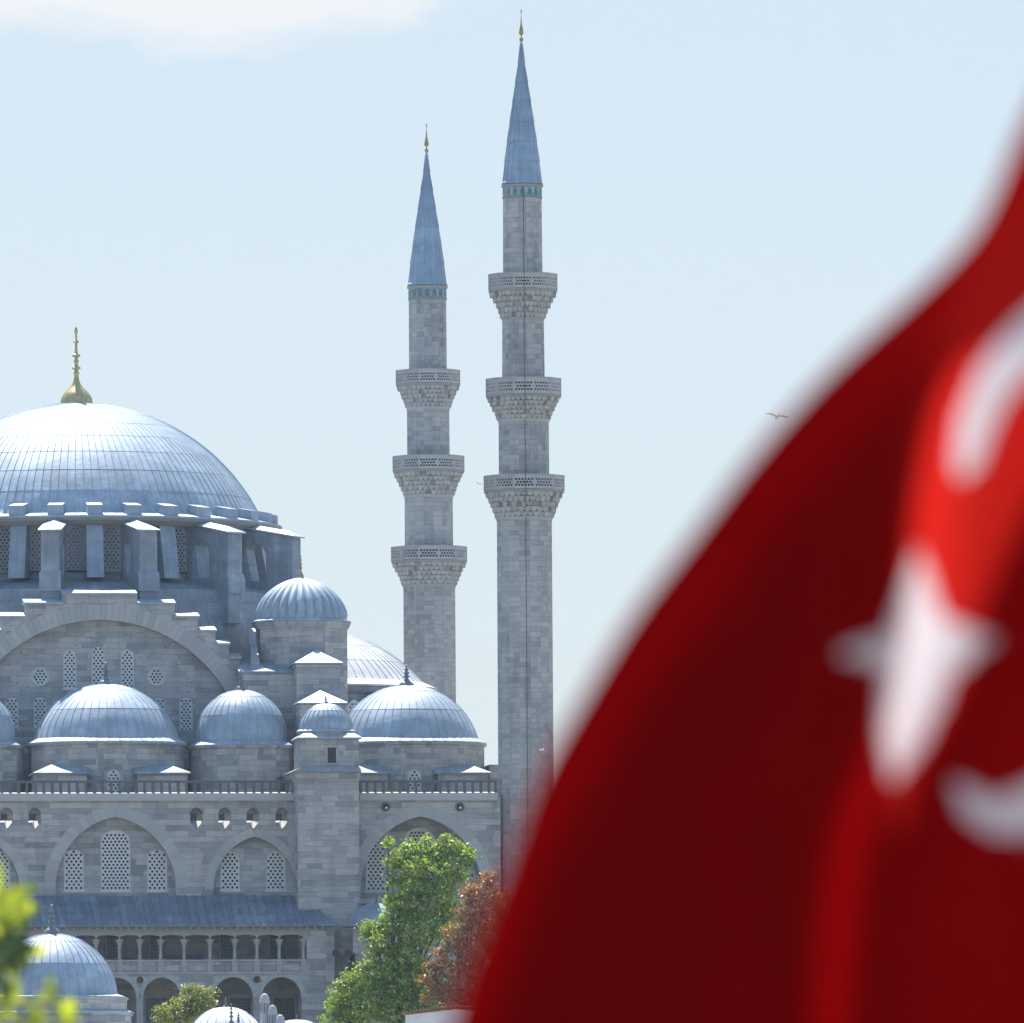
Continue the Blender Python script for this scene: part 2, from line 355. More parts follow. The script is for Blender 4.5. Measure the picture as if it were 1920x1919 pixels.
def finial(name, parent, c, z0, h, rb, mat, kind='lead'):
    if kind == 'gold':      # big fluted bulb, long stem with knobs
        p = [(1,0),(1.02,.02),(1.0,.06),(.90,.11),(.72,.16),(.46,.21),(.27,.26),(.18,.32),(.14,.38),(.20,.395),(.20,.41),(.13,.42),(.13,.44),(.28,.455),(.29,.475),(.13,.495),(.11,.53),(.17,.545),(.17,.56),(.11,.575),(.11,.60),(.26,.615),(.27,.64),(.11,.66),(.08,.74),(.09,.79),(.19,.80),(.19,.815),(.07,.83),(.06,.86),(.10,.87),(.05,.885),(.06,.90),(.12,.93),(.10,.97),(.02,1)]
        fl = lambda r, z, a: r*(1+0.05*abs(sin(7*a))) if z < z0+0.3*h else r
        nn = 56
    elif kind == 'spire':   # disc, teardrop, needle
        p = [(.28,0),(.24,.05),(.30,.07),(.62,.11),(.75,.155),(.55,.19),(.20,.215),(.14,.24),(.35,.27),(.80,.31),(.86,.35),(.72,.42),(.45,.52),(.25,.62),(.22,.64),(.30,.66),(.20,.68),(.13,.76),(.08,.86),(.22,.93),(.20,.97),(.03,1)]
        fl = None; nn = 14
    else:
        p = [(1,0),(1.06,.04),(1.0,.11),(.70,.19),(.36,.26),(.22,.32),(.20,.37),(.46,.41),(.44,.46),(.20,.50),(.17,.54),(.40,.58),(.38,.63),(.16,.67),(.14,.72),(.32,.76),(.28,.80),(.12,.83),(.10,.89),(.22,.93),(.16,.97),(.01,1)]
        fl = None; nn = 14
    m = MB(); m.lathe([(r*rb, z0+z*h) for r, z in p], nn, c, fn=fl)
    return m.build(name, mat, parent, 50)
def hexgrille(loop, pitch, r, y0, y1, mb, margin=0.05):
    xs_ = [p[0] for p in loop]; zs_ = [p[1] for p in loop]; x0, x1, z0, z1 = min(xs_), max(xs_), min(zs_), max(zs_)
    def inside(x, z):
        k = False; n = len(loop)
        for i in range(n):
            ax, az = loop[i]; bx, bz = loop[(i+1)%n]
            if (az > z) != (bz > z) and x < (bx-ax)*(z-az)/(bz-az)+ax: k = not k
            dx, dz = bx-ax, bz-az; L = dx*dx+dz*dz
            t_ = max(0, min(1, ((x-ax)*dx+(z-az)*dz)/L)) if L else 0
            if (x-ax-t_*dx)**2+(z-az-t_*dz)**2 < (r+margin)**2: return False
        return k
    ncol = max(1, int((x1-x0-2*margin)/pitch)); px = (x1-x0-2*margin)/ncol; rowp = pitch*0.866
    holes = []; nr = int((z1-z0)/rowp)
    for j in range(nr+1):
        z = z0+margin+r+0.03+j*rowp
        for i in range(-1, ncol+1):
            x = x0+margin+px*(i+0.5+(0.5 if j % 2 else 0))
            if inside(x, z): holes.append(circle(x, z, r, 6, pi/6))
    mb.plate(loop, holes, y0, y1)
def add_window(parent, loop, y, pitch=0.27, r=0.097, T=None, gap=0.3, gm='grille', sill=True):
    """plaster honeycomb grille set in an opening, dark glass behind it"""
    a = MB(); a.T = T
    cx = sum(p[0] for p in loop)/len(loop); cz = (min(p[1] for p in loop)+max(p[1] for p in loop))/2
    big = [(cx+(x-cx)*1.06, cz+(z-cz)*1.04) for x, z in loop]
    fr = MB(); fr.T = T
    zb = min(p[1] for p in loop); xa = min(p[0] for p in loop); xb = max(p[0] for p in loop)
    if sill: fr.box(xa-0.06, xb+0.06, y-0.14, y+0.05, zb-0.12, zb-0.004)
    else: fr.plate([(cx+(x-cx)*1.12, cz+(z-cz)*1.12) for x, z in loop], [loop], y-0.11, y+0.05)
    wobj = fr.build('window', M[gm], parent)
    hexgrille(loop, pitch, r, y, y+0.07, a); a.build('grille', M[gm], wobj)
    p = MB(); p.T = T; p.prism_xz(big, y+gap, y+gap+0.06); p.build('pane', M['pane'], wobj)
    return wobj
def voussoirs(mb, cx, hw, zs, za, t_, y0, y1, n, zlow=None, gap=0.012):
    """ring of loose arch stones outside the opening outline"""
    h = za-zs; d = (h*h-hw*hw)/(2*hw); r = hw+d; a1 = atan2(h, d)
    for sgn in (1, -1):
        for i in range(n):
            a, b = a1*i/n+gap/r, a1*(i+1)/n-gap/r
            q = [(-d+r*cos(a), r*sin(a)), (-d+(r+t_)*cos(a), (r+t_)*sin(a)), (-d+(r+t_)*cos(b), (r+t_)*sin(b)), (-d+r*cos(b), r*sin(b))]
            q = [(max(x, 0.0), z) for x, z in q]
            q = [(cx+sgn*x, zs+z) for x, z in q]
            mb.prism_xz(q if sgn > 0 else q[::-1], y0, y1)
        if zlow is not None:
            z = zs
            while z > zlow:
                z2 = max(zlow, z-0.5)
                x0, x1 = (cx+hw, cx+hw+t_) if sgn > 0 else (cx-hw-t_, cx-hw)
                mb.box(x0, x1, y0, y1, z2+gap, z-gap); z = z2

# ------------------------------------------------------------------ the mosque
MOS = empty('mosque', (OX, OY, ZG), ANG)
tag(MOS, 'grey stone domed mosque with lead domes and a gold finial on its great dome', 'mosque')
ZB = -0.5
def zpx(py, w, px=215): return mu(px, py, w)[1]
def upx(px, w, py=1500): return mu(px, py, w)[0]
z_ter = zpx(1491, 0); z_tr = zpx(1566, 0); z_gal = zpx(1680, 0)
uL, uR = upx(-170, 0), upx(938, 0)
# front wall with the blind arches and the hexagonal light openings cut through it
arches = []   # centre px, half width px, spring py, apex py, base py
for cx, hw, sp, ap, ba in [(216,113,1666,1532,1679),(476.5,78,1668,1569,1679),(-42,78,1668,1569,1679),(789,114,1666,1531,1730)]:
    s = S(0); arches.append((upx(cx,0), hw/s, zpx(sp,0,cx), zpx(ap,0,cx), zpx(ba,0,cx)))
holes = [arch(c, hw, zb, zs, za, 12) for c, hw, zs, za, zb in arches]
sl_holes = []
for px in (12, 65, 368, 421, 474, 528):
    c = upx(px, 0); hw = 11.6/S(0); z1 = zpx(1514,0,px); z2 = zpx(1522,0,px); z3 = zpx(1543,0,px); z4 = zpx(1555,0,px)
    sl_holes.append((c, hw, z1, z2, z3, z4))
    holes.append([(c, z4), (c+hw, z3), (c+hw, z2), (c+hw*.55, z1-(z1-z2)*.35), (c, z1), (c-hw*.55, z1-(z1-z2)*.35), (c-hw, z2), (c-hw, z3)])
rnd_holes = [(upx(px,0), zpx(1513.5,0,px)) for px in (723, 862)]
for c, z in rnd_holes: holes.append(circle(c, z, 0.25, 12))
m = MB(); m.plate([(uL,ZB),(uR,ZB),(uR,z_ter),(uL,z_ter)], holes, 0.0, 0.6); m.build('front_wall', M['wall'], MOS)
m = MB()
uS = upx(672,0); m.box(uL, uS, 1.3, 46, ZB, z_tr); m.box(uL, uS, 2.5, 46, z_tr+0.003, z_ter-0.02); m.box(uS+.003, uR, 3.2, 46, ZB, z_ter-0.02)
m.box(uL, uR, 0.605, 1.295, z_gal-0.6, z_gal-0.2)
m.build('hall_walls', M['wall'], MOS)
# sloping sills of the openings: they catch the sun that falls into the light well behind
for c, hw, z1, z2, z3, z4 in sl_holes:
    m = MB(); m.add([(c-hw,-0.03,z3-0.10),(c,-0.03,z4-0.12),(c+hw,-0.03,z3-0.10),(c-hw,.85,z3+0.16),(c,.85,z3+0.17),(c+hw,.85,z3+0.16),
           (c-hw,0.02,z3-0.35),(c,0.02,z4-0.40),(c+hw,0.02,z3-0.35)], [(0,1,4,3),(1,2,5,4),(0,6,7,1),(1,7,8,2)])
    m.build('opening_sill', M['marble'], MOS)
    m = MB(); m.box(c-hw-.2, c+hw+.2, .62, .80, z1-.42, z1+.3); m.build('opening_sun_stop', M['wall'], MOS)  # lip added behind the opening to keep sunlight off the gallery roof
    m = MB(); m.box(c-hw*1.9-.25, c+hw*1.1-.25, 2.40, 2.497, z3-.1, z1+.35); m.build('inner_pane', M['pane'], MOS)
for c, z in rnd_holes:
    m = MB(); m.T = Matrix.Translation((c,0,z)) @ Matrix.Rotation(pi/2, 4, 'X')
    m.lathe([(.20,-.3),(.20,.10),(.27,.13),(.33,.06),(.33,-.02)], 16, caps=False)
    m.lathe([(.2,-.25),(0,-.25)], 16)
    m.T = None; rim = m.build('roundel_rim', M['rail'], MOS, 40)
    m = MB(); m.T = Matrix.Translation((c+.04,.02,z-.05)) @ Matrix.Rotation(pi/2, 4, 'X'); m.lathe([(.10,-.1),(.10,.06),(.07,.11),(0,.13)], 12); m.build('sunlit_dot', M['plaster'], rim, 50)  # pale boss added to stand for sunlight inside the round hole
# arch stones, tympana, windows
for (c, hw, zs, za, zb), n, tt in zip(arches, (15,11,11,15), (0.82,0.6,0.6,0.82)):
    m = MB(); voussoirs(m, c, hw+0.002, zs, za, tt, -0.014, 0.0, n); m.build('arch_ring', M['arch'], MOS)
win_specs = {0: [(138,19,1593,1607,1670),(216,28,1556,1578,1670),(294,19,1593,1607,1670)], 1: [(431,18.5,1596,1610,1669),(516,18.5,1596,1610,1669)],
             2: [(-84,18.5,1596,1610,1669),(0,18.5,1596,1610,1669)], 3: [(704,19,1580,1596,1671),(786,30,1552,1576,1671),(872,19,1580,1596,1671)]}
for ai, (c, hw, zs, za, zb) in enumerate(arches):
    wl_ = []
    ty = 2.3 if ai == 3 else 0.62
    for cx, h_, top, spr, bot in win_specs[ai]:
        w_ = ty; wl_.append(arch(upx(cx,w_), h_/S(w_), zpx(bot,w_,cx), zpx(spr,w_,cx), zpx(top,w_,cx), 6))
    o_ = arch(c, hw+0.25, zb-0.1, zs, za+0.25, 10)
    m = MB(); m.plate(o_, wl_, ty, ty+.33); m.build('tympanum', M['wall'], MOS)
    if ai == 3:
        m = MB(); m.plate(arch(c, hw+0.5, zb-0.3, zs, za+0.45, 10), [arch(c, hw, zb, zs, za, 12)], 0.603, ty-.003); m.build('arch_vault', M['wall'], MOS)
    for l in wl_: add_window(MOS, l, ty+.12, gap=0.42)
# cornice under the balustrade and the balustrade itself
def balustrade(pa, pb, posts):
    a, b = upx(pa,0), upx(pb,0); z0 = z_ter; zt = zpx(1463.5,0,300)
    m = MB()
    m.prism_yz([(-0.16,z0-0.42),(0.62,z0-0.42),(0.62,z0+0.20),(0.42,z0+0.20),(-0.22,z0+0.06),(-0.22,z0-0.16)], a, b)
    m.build('terrace_cornice', M['capl'], MOS)
    m = MB(); m.box(a, b, 0.22, 0.46, zt-0.17, zt)
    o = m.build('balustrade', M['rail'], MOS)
    n = posts; st = (b-a)/n
    me = None
    for i in range(n+1):
        w_ = 0.085+0.03*random.random()
        x = min(max(a+i*st, a+w_), b-w_)
        k = MB(); k.box(-w_, w_, 0.25, 0.43, z0+0.205, zt-0.165)
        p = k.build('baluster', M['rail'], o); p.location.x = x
balustrade(-170, 555, 46); balustrade(674, 933, 17)
# aisle domes on their drums
def aisle_dome(px, hw, base_py, apex_py, w, nseam, fin_py, drum_hw, drum_bot, name, rows=4, sides=16, mat='lead'):
    s = S(w); c = (upx(px, w, base_py), w); R = hw/s; z0 = zpx(base_py, w, px); za = zpx(apex_py, w, px)
    m = MB(); seamed(m, dome_prof(R, za-z0, z0, rows), c, nseam, 0.034, 0.026, a0=-pi/2+pi/nseam)
    d = m.build(name, M[mat], MOS, 40)
    finial('finial', d, c, za-0.06, zpx(fin_py, w, px)-za, 0.52 if hw > 90 else 0.42, M['leadfin'])
    m = MB(); rd = drum_hw/s/cos(pi/sides); zd = zpx(drum_bot, w, px)
    m.lathe([(rd,zd),(rd,z0-0.62),(rd+0.14,z0-0.56),(rd+0.22,z0-0.41),(rd*0.7,z0-0.41)], sides, c, a0=-pi/2+pi/sides)
    m.build('drum', M['wall'], MOS)
    return c, R
W_A = 8.2
aisle_dome(199, 136, 1387, 1283, W_A, 44, 1240, 143, 1495, 'aisle_dome', 3)
aisle_dome(763, 134, 1387, 1285, W_A, 44, 1245, 143, 1495, 'aisle_dome', 3)
aisle_dome(453, 84, 1391, 1294, W_A, 34, 1253, 98, 1495, 'aisle_dome', 3)
aisle_dome(-57, 84, 1391, 1294, W_A, 34, 1253, 98, 1495, 'aisle_dome', 3)
# square bases with lead lean-to roofs at the drum corners, low window between
for cx in (207, 771):
    wf = 2.22
    for a, b, tip in ((-140,-44,-1),(50,145,1)):
        x0, x1 = upx(cx+a,wf,1450), upx(cx+b,wf,1450); zt, ze = zpx(1434,wf,cx), zpx(1449,wf,cx)
        m = MB(); m.box(x0, x1, wf, wf+4.5, z_ter-0.02, ze-0.11); m.build('corner_base', M['wall'], MOS)
        m = MB(); o_ = 0.22
        xa, xb = x0-o_, x1+o_
        xi0, xi1 = (x0+1.2, x1+o_) if tip < 0 else (x0-o_, x1-1.2)
        m.add([(xa,wf-o_,ze-0.1),(xb,wf-o_,ze-0.1),(xb,wf+4.6,ze-0.1),(xa,wf+4.6,ze-0.1),(xa,wf-o_,ze),(xb,wf-o_,ze),(xb,wf+4.6,ze),(xa,wf+4.6,ze),(xi0,wf+1.3,zt+0.06),(xi1,wf+1.3,zt+0.06),(xi1,wf+4.0,zt+0.06),(xi0,wf+4.0,zt+0.06)],
              [(3,2,1,0),(0,1,5,4),(1,2,6,5),(2,3,7,6),(3,0,4,7),(4,5,9,8),(5,6,10,9),(6,7,11,10),(7,4,8,11),(8,9,10,11)])
        m.build('lean_to_roof', M['lead2'], MOS)
    l = arch(upx(cx+5,3.0,1460), 13/S(3), zpx(1490,3,cx), zpx(1456,3,cx), zpx(1443,3,cx), 6)
    add_window(MOS, l, 2.58, gap=0.10)
    m = MB(); c_ = upx(cx+5,3.0,1460); m.plate(arch(c_, 19/S(3), zpx(1492,3,cx), zpx(1455,3,cx), zpx(1436,3,cx), 6), [l], 2.50, 2.8); m.build('window_surround', M['wall'], MOS)

# stepped gable wall with the great arch
WT = 12.4; s = S(WT); uc = upx(188, WT, 1200)
def gz_(py): return zpx(py, WT, 188)
steps = [(70,1113),(140,1131),(185,1156),(217,1182),(242,1207),(263,1233),(285,1262),(300,1290)]
out = [(uc-300/s, ZB+3), (uc+300/s, ZB+3)]
prev = 300
for hw, py in reversed(steps): out.append((uc+hw/s, gz_(py))) if not out or out[-1][0] == uc+hw/s else out.extend([(out[-1][0], gz_(py))]) or out.append((uc+hw/s, gz_(py)))
out = [(uc-300/s, z_tr)]; R_ = [(300/s, z_tr)]
for i in range(len(steps)-1, -1, -1):
    hw, py = steps[i]; nxt = steps[i-1][0] if i else 0
    R_.append((hw/s, gz_(py)));
    if i: R_.append((nxt/s, gz_(py)))
pts = [(uc+x, z) for x, z in R_] + [(uc-x, z) for x, z in reversed(R_)]
RI = 274/s; zc_ = gz_(1163)-RI
base = zc_+RI*sin(radians(14))
ah = [(uc+RI*cos(radians(a)), zc_+RI*sin(radians(a))) for a in np.linspace(14, 166, 40)]
m = MB(); m.plate(pts, [ah], WT, WT+1.6); m.build('stepped_gable', M['wall'], MOS)
m = MB()
for i in range(66):
    a, b = radians(14+152*i/66)+0.0007, radians(14+152*(i+1)/66)-0.0007; RO = RI+29/s
    m.prism_xz([(uc+RI*cos(a),zc_+RI*sin(a)),(uc+RO*cos(a),zc_+RO*sin(a)),(uc+RO*cos(b),zc_+RO*sin(b)),(uc+RI*cos(b),zc_+RI*sin(b))], WT-0.05, WT-0.002)
m.build('great_arch_ring', M['arch'], MOS)
m = MB()
for i, (hw, py) in enumerate(steps):
    inner = steps[i-1][0]/s if i else 0
    z = gz_(py)
    for sg in ((1,-1) if i else (1,)):
        x0, x1 = (-hw/s, hw/s) if not i else ((inner-0.02, hw/s+0.1) if sg > 0 else (-hw/s-0.1, -inner+0.02))
        m.prism_yz([(WT-0.16,z-0.10),(WT+1.7,z-0.10),(WT+1.7,z+0.38),(WT-0.16,z+0.03)], uc+x0, uc+x1)
m.build('step_caps', M['lead'], MOS)
tw = WT+0.75; wl_ = []
for cx, h_, top, spr, bot in [(131,13,1217,1228,1291),(184.5,13,1213,1225,1291),(239,13,1217,1228,1291),(22,12.5,1306,1317,1372),(75,12.5,1306,1317,1372),(297,12.5,1306,1317,1372),(348.5,12.5,1306,1317,1372)]:
    wl_.append(arch(upx(cx,tw,1250), h_/S(tw), zpx(bot,tw,cx), zpx(spr,tw,cx), zpx(top,tw,cx), 6))
for cx in (75.5, 293.5): wl_.append(circle(upx(cx,tw,1269), zpx(1269,tw,cx), 15.2/S(tw), 20))
ah2 = [(uc+(RI+.2)*cos(radians(a)), zc_+(RI+.2)*sin(radians(a))) for a in np.linspace(8, 172, 40)]
ah2 = [(uc+RI+.1, z_ter-0.5)]+ah2+[(uc-RI-.1, z_ter-0.5)]
tymw = WT+0.75
m = MB(); m.plate(ah2, wl_, tymw, tymw+0.4); 
m.build('great_tympanum', M['wall'], MOS)
for l in wl_: add_window(MOS, l, tymw+0.10, pitch=0.235, r=0.085, gap=0.4, sill=len(l) != 20)
m = MB(); rr_ = random.Random(4)
for i in range(26):
    a = radians(rr_.uniform(35,145)); q = RI-rr_.uniform(0.4,3.2); m.lathe([(0.055,0),(0.0,0.001)], 6)
    m.v[-12:] = [(uc+q*cos(a)+x, tymw-0.006, zc_+q*sin(a)+y) for x, y, _ in m.v[-12:]]
m.build('putlog_shade_discs', M['dark'], MOS)  # flat dark discs, the shade inside the holes put into the colour

# great dome, its drum, blocks, buttresses
WD = 32.0; s = S(WD); CD = (upx(145, WD, 1000), WD)
def gd(py): return zpx(py, WD, 145)
z0 = gd(984); RB = 349/s; RCOR = 384/s
za = gd(757); rise = za-z0
m = MB(); pr = dome_prof(RB, rise, z0, 9, 0.0, 0.0, 0.0, proud=0.012)[3:]
pr = [(RCOR-0.6, z0-0.46),(RCOR, z0-0.40),(RCOR, z0-0.26),(RCOR-0.62, z0-0.12),(RB+0.25, z0-0.03)]+pr
seamed(m, pr, CD, 128, 0.04, 0.03, a0=-pi/2, sub=1, skip=4)
DM = m.build('great_dome', M['lead'], MOS, 40)
finial('finial', DM, CD, za-0.05, gd(612)-za, 28.5/s, M['gold'], 'gold')
A32 = 2*pi/32
def radial(ang): return Matrix.Translation((CD[0], CD[1], 0)) @ Matrix.Rotation(ang, 4, 'Z')   # local -y is outward at ang=0
m = MB(); m.lathe([(RCOR-0.85, z0-0.92),(RCOR-0.55, z0-0.82),(RCOR-0.08, z0-0.60),(RCOR-0.02, z0-0.405),(RCOR-1.6,z0-0.405)], 64, CD); m.build('drum_cornice', M['cap'], MOS, 30)
proto = None
for k in range(32):
    if proto is None:
        b = MB(); b.prism_yz([(-RCOR+0.30,z0-0.2),(-RB+0.2,z0-0.2),(-RB+0.2,z0+0.74),(-RCOR+0.30,z0+0.50)], -0.56, 0.56)
        proto = b.build('drum_block', M['lead'], MOS)
    else: proto2 = copy_part(proto, MOS)
    o = proto if k == 0 else proto2
    o.matrix_local = radial(k*A32)
RD = 13.35; zd0 = gd(1108); zd1 = z0-0.85
m = MB(); m.lathe([(RD+0.35,zd0-0.4),(RD,zd0+0.2),(RD,zd1)], 32, CD, a0=-pi/2); m.build('dome_drum', M['lead2'], MOS)
wproto = None
for k in range(32):
    a = (k+0.5)*A32
    if k == 0:
        l = arch(0, 0.68, gd(1090), gd(1022), gd(1006), 6)
        rw = RD*cos(A32/2)
        wproto = add_window(MOS, l, -rw-0.16, pitch=0.27, r=0.10, gap=0.12, gm='dgrille')
        f = MB(); f.plate(arch(0, 0.95, gd(1093), gd(1022), gd(1001), 6), [l], -rw-0.30, -rw+0.02); f.build('surround', M['lead2'], wproto)
        o = wproto
    else: o = copy_part(wproto, MOS)
    o.matrix_local = radial(a)
pp = None
for k in range(32):                                  # sloped lead pilasters between the windows
    if pp is None:
        b = MB(); x = 0.62
        zt, zb_ = zd1-0.02, gd(1105)
        b.add([(-x,-RD-1.5,zb_),(x,-RD-1.5,zb_),(x,-RD+.3,zb_),(-x,-RD+.3,zb_),(-x,-RD-0.75,zt),(x,-RD-0.75,zt),(x,-RD+.3,zt),(-x,-RD+.3,zt)],
              [(3,2,1,0),(4,5,6,7),(0,1,5,4),(1,2,6,5),(2,3,7,6),(3,0,4,7)])
        for q in (0.34, 0.67):
            zz = zb_+(zt-zb_)*q; yy = -RD-1.5+0.75*q
            b.box(-x-.015, x+.015, yy-0.03, yy+0.5, zz, zz+0.07)
        pp = b.build('drum_pilaster', M['lead'], MOS); o = pp
    else: o = copy_part(pp, MOS)
    o.matrix_local = radial(k*A32)
bb = None
RBO = 18.2
for k in [q for q in range(16) if q not in (3,4,11,12)]:                                  # detached buttress piers with sunlit sloping caps
    if bb is None:
        b = MB(); x = 0.66; zt = gd(1023); zi = gd(1006)+0.25
        b.T = Matrix(((0,-1,0,0),(1,0,0,0),(0,0,1,0),(0,0,0,1)))
        b.plate([(-RBO,gd(1190)),(-RD+0.2,gd(1190)),(-RD+0.2,zi-0.1),(-RBO,zt)], [arch(-RD-1.75, .95, gd(1103), gd(1060), gd(1032), 6)], -x, x); b.T = None
        b.prism_yz([(-RBO-0.22,gd(1135)),(-RBO-0.01,gd(1135)),(-RBO-0.01,gd(1098)),(-RBO-0.2,gd(1108))], -x-.12, x+.12)
        for q in (1050, 1075): b.box(-x-.02, x+.02, -RBO-.02, -RBO+1.6, gd(q)-.03, gd(q)+.03)
        bb = b.build('buttress_pier', M['lead2'], MOS)
        c_ = MB(); x = 0.86
        zr = 0.42
        c_.add([(-x,-RBO-.25,zt-.06),(x,-RBO-.25,zt-.06),(x,-RD+.2,zi+.02),(-x,-RD+.2,zi+.02),(-x,-RBO-.25,zt+.04),(x,-RBO-.25,zt+.04),(x,-RD+.2,zi+.12),(-x,-RD+.2,zi+.12),(0,-RBO+.6,zt+.48),(0,-RD+.2,zi+.4)],
               [(3,2,1,0),(0,1,5,4),(1,2,6,5),(2,3,7,6),(3,0,4,7),(4,5,8),(5,6,9,8),(7,4,8,9),(6,7,9)])
        c_.build('buttress_cap', M['lead'], bb); o = bb
    else: o = copy_part(bb, MOS)
    o.matrix_local = radial((k+0.5)*2*A32)
# stepped lead-covered base under the drum and the body of the building below it
m = MB(); m.lathe([(17.6,gd(1420)),(17.6,gd(1183)),(17.4,gd(1181)),(17.4,gd(1152)),(17.1,gd(1150)),(16.9,gd(1128)),(16.6,gd(1126)),(RD+.2,gd(1106))], 32, CD, a0=-pi/2); m.build('drum_base', M['lead2'], MOS)
m = MB(); m.box(-16.5, 16.5, 14.1, 46, z_ter-0.1, gd(1300)); m.build('hall_body', M['wall'], MOS)
# half dome on the right flank
s = S(30); HC = (upx(560,32,1280), 32.0); Rh = 236/s; zh = zpx(1281,30,700); zha = zh+ (1281-1173)/s
m = MB(); seamed(m, dome_prof(Rh, zha-zh, zh, 5, 1.0, 0.42, 0.15), HC, 84, 0.05, 0.04, a0=-pi/2); m.build('half_dome', M['palelead'], MOS, 40)
m = MB(); rd = 246/s; m.lathe([(rd,z_ter),(rd,zh-1.15),(rd+.3,zh-1.0),(rd+.75,zh-0.62),(rd*.8,zh-.62)], 28, HC, a0=-pi/2+pi/28); m.build('half_dome_drum', M['lead2'], MOS)
for aa in (0.32, 0.62, 0.92, 1.2):
    T = Matrix.Translation((HC[0],HC[1],0)) @ Matrix.Rotation(aa, 4, 'Z')
    l = arch(0, 0.5, zh-4.2, zh-2.2, zh-1.55, 6); add_window(MOS, l, -rd-0.10, gap=0.07, T=T)
    b = MB(); b.T = T @ Matrix.Rotation(0.15, 4, 'Z'); b.box(-.55,.55,-rd-.55,-rd+.3,z_ter,zh-1.2); b.build('drum_pilaster', M['lead'], MOS)
# weight turret with fluted dome
WW = 15.0; s = S(WW); c = (upx(565,WW,1170), WW); R = 85/s; z1 = zpx(1163,WW,565); zt = zpx(1083,WW,565)
pr = [(R+.12,z1-.22),(R+.28,z1-.2),(R+.28,z1-.12),(R+.02,z1)]
h = zt-z1
for i in range(15):
    f = i/14; a = f*pi/2
    pr.append((R*cos(a)**0.92*(1-0.06*sin(2*a)*f), z1+h*(sin(a)**0.98*0.93+0.07*f**4)))
m = MB(); NG = 28
m.lathe(pr, NG*6, c, fn=lambda r, z, a: r*(1+(0.085*abs(sin(NG*a/2))-0.05)*(1 if z > z1 else 0.0)))
o = m.build('turret_dome', M['lead'], MOS, 35); finial('finial', o, c, zt-.05, zpx(1040,WW,565)-zt, 0.20, M['bronze'])
m = MB(); rd = 82.5/s/cos(pi/8); m.lathe([(rd,z_ter),(rd,z1-.75),(rd+.1,z1-.7),(rd+.26,z1-.35),(rd+.3,z1-.225),(rd*.7,z1-.225)], 8, c, a0=pi/8+0.02); m.build('weight_turret', M['wall'], MOS)
# square piers with pyramid roofs in front of the turret, wall between them and the gable
def pier(px0, px1, ptop, pbot, w0, w1, papex):
    x0, x1 = upx(px0,w0,ptop), upx(px1,w0,ptop); zt = zpx(ptop,w0,px0); 
    m = MB(); m.box(x0, x1, w0, w1, zpx(pbot,w0,px0), zt-.08)
    m.box(x0-.08, x1+.08, w0-.08, w1+.08, zt-.32, zt-.12); p = m.build('stone_pier', M['wall'], MOS)
    m = MB(); o_ = .2; za_ = zpx(papex,w0,px0)
    m.add([(x0-o_,w0-o_,zt-.08),(x1+o_,w0-o_,zt-.08),(x1+o_,w1+o_,zt-.08),(x0-o_,w1+o_,zt-.08),(x0-o_,w0-o_,zt),(x1+o_,w0-o_,zt),(x1+o_,w1+o_,zt),(x0-o_,w1+o_,zt),((x0+x1)/2,(w0+w1)/2,za_+.25)],
          [(3,2,1,0),(0,1,5,4),(1,2,6,5),(2,3,7,6),(3,0,4,7),(4,5,8),(5,6,8),(6,7,8),(7,4,8)])
    m.build('pyramid_roof', M['lead'], MOS)
pier(557, 638, 1243, 1500, 8.6, 12.0, 1223); pier(562, 647, 1318, 1500, 5.6, 8.5, 1299)
w0 = 10.6; m = MB(); x0, x1 = upx(450,w0,1300), upx(556,w0,1300); m.box(x0, x1, w0, 14.5, z_ter, zpx(1259,w0,500)-.1); m.build('linking_wall', M['wall'], MOS)
m = MB(); zt = zpx(1259,w0,500)
m.prism_yz([(w0-.15,zt-.1),(14.0,zt-.1),(14.0,zt+1.0),(w0-.15,zt)], x0-.1, x1+.1)
m.build('linking_roof', M['lead2'], MOS)
m = MB(); m.box(upx(918,6,1440), upx(940,6,1440), 6, 9, z_ter-.02, zpx(1434,6,925)); m.build('parapet_wall', M['wall'], MOS)
m = MB()
for i, (pa, pb, py) in enumerate([(471,493,1252),(471,487,1238),(471,485,1227),(471,483,1213),(466,480,1183)]):
    w_ = w0+0.5+i*0.62; z = zpx(py,w_,480)
    m.prism_yz([(w_,z-1.2),(w_+.62,z-1.2),(w_+.62,z+.22),(w_,z-.06)], upx(pa,w_,py), upx(pb,w_,py))
m.build('roof_steps', M['lead2'], MOS)
# corner turret: small domed lantern on the big pier that stands forward of the wall
wp = -2.4
x0, x1 = upx(558,wp,1500), upx(673,wp,1500); zt = zpx(1446,wp,615)
m = MB(); m.box(x0, x1, wp, 6.0, ZB, zt-.75)
for i in range(4): m.box(x0-.06*(i+1), x1+.02*(i+1), wp-.06*(i+1), 6.0, zt-.75+.16*i+.003, zt-.75+.16*(i+1))
m.build('corner_pier', M['wall'], MOS)
wq = wp+.25; a0_, a1_ = upx(563,wq,1400), upx(673,wq,1400)
m = MB(); m.prism_xz([(x0-.35,zt-.1),(x1+.15,zt-.1),(x1+.15,zt-.02),(a1_,zt+.25),(a0_,zt+.25),(x0-.35,zt-.02)], wp-.35, 6.0)
m.add([(x0-.36,wp-.36,zt-.02),(x1+.16,wp-.36,zt-.02),(a1_,wq-.004,zt+.27),(a0_,wq-.004,zt+.27)],[(0,1,2,3)]); m.build('pier_roof', M['lead2'], MOS)
zl = zpx(1383,wq,615); wb = wq+(a1_-a0_)
cxw = upx(622,wq,1417); zw0, zw1 = zpx(1431,wq,622), zpx(1402,wq,622)
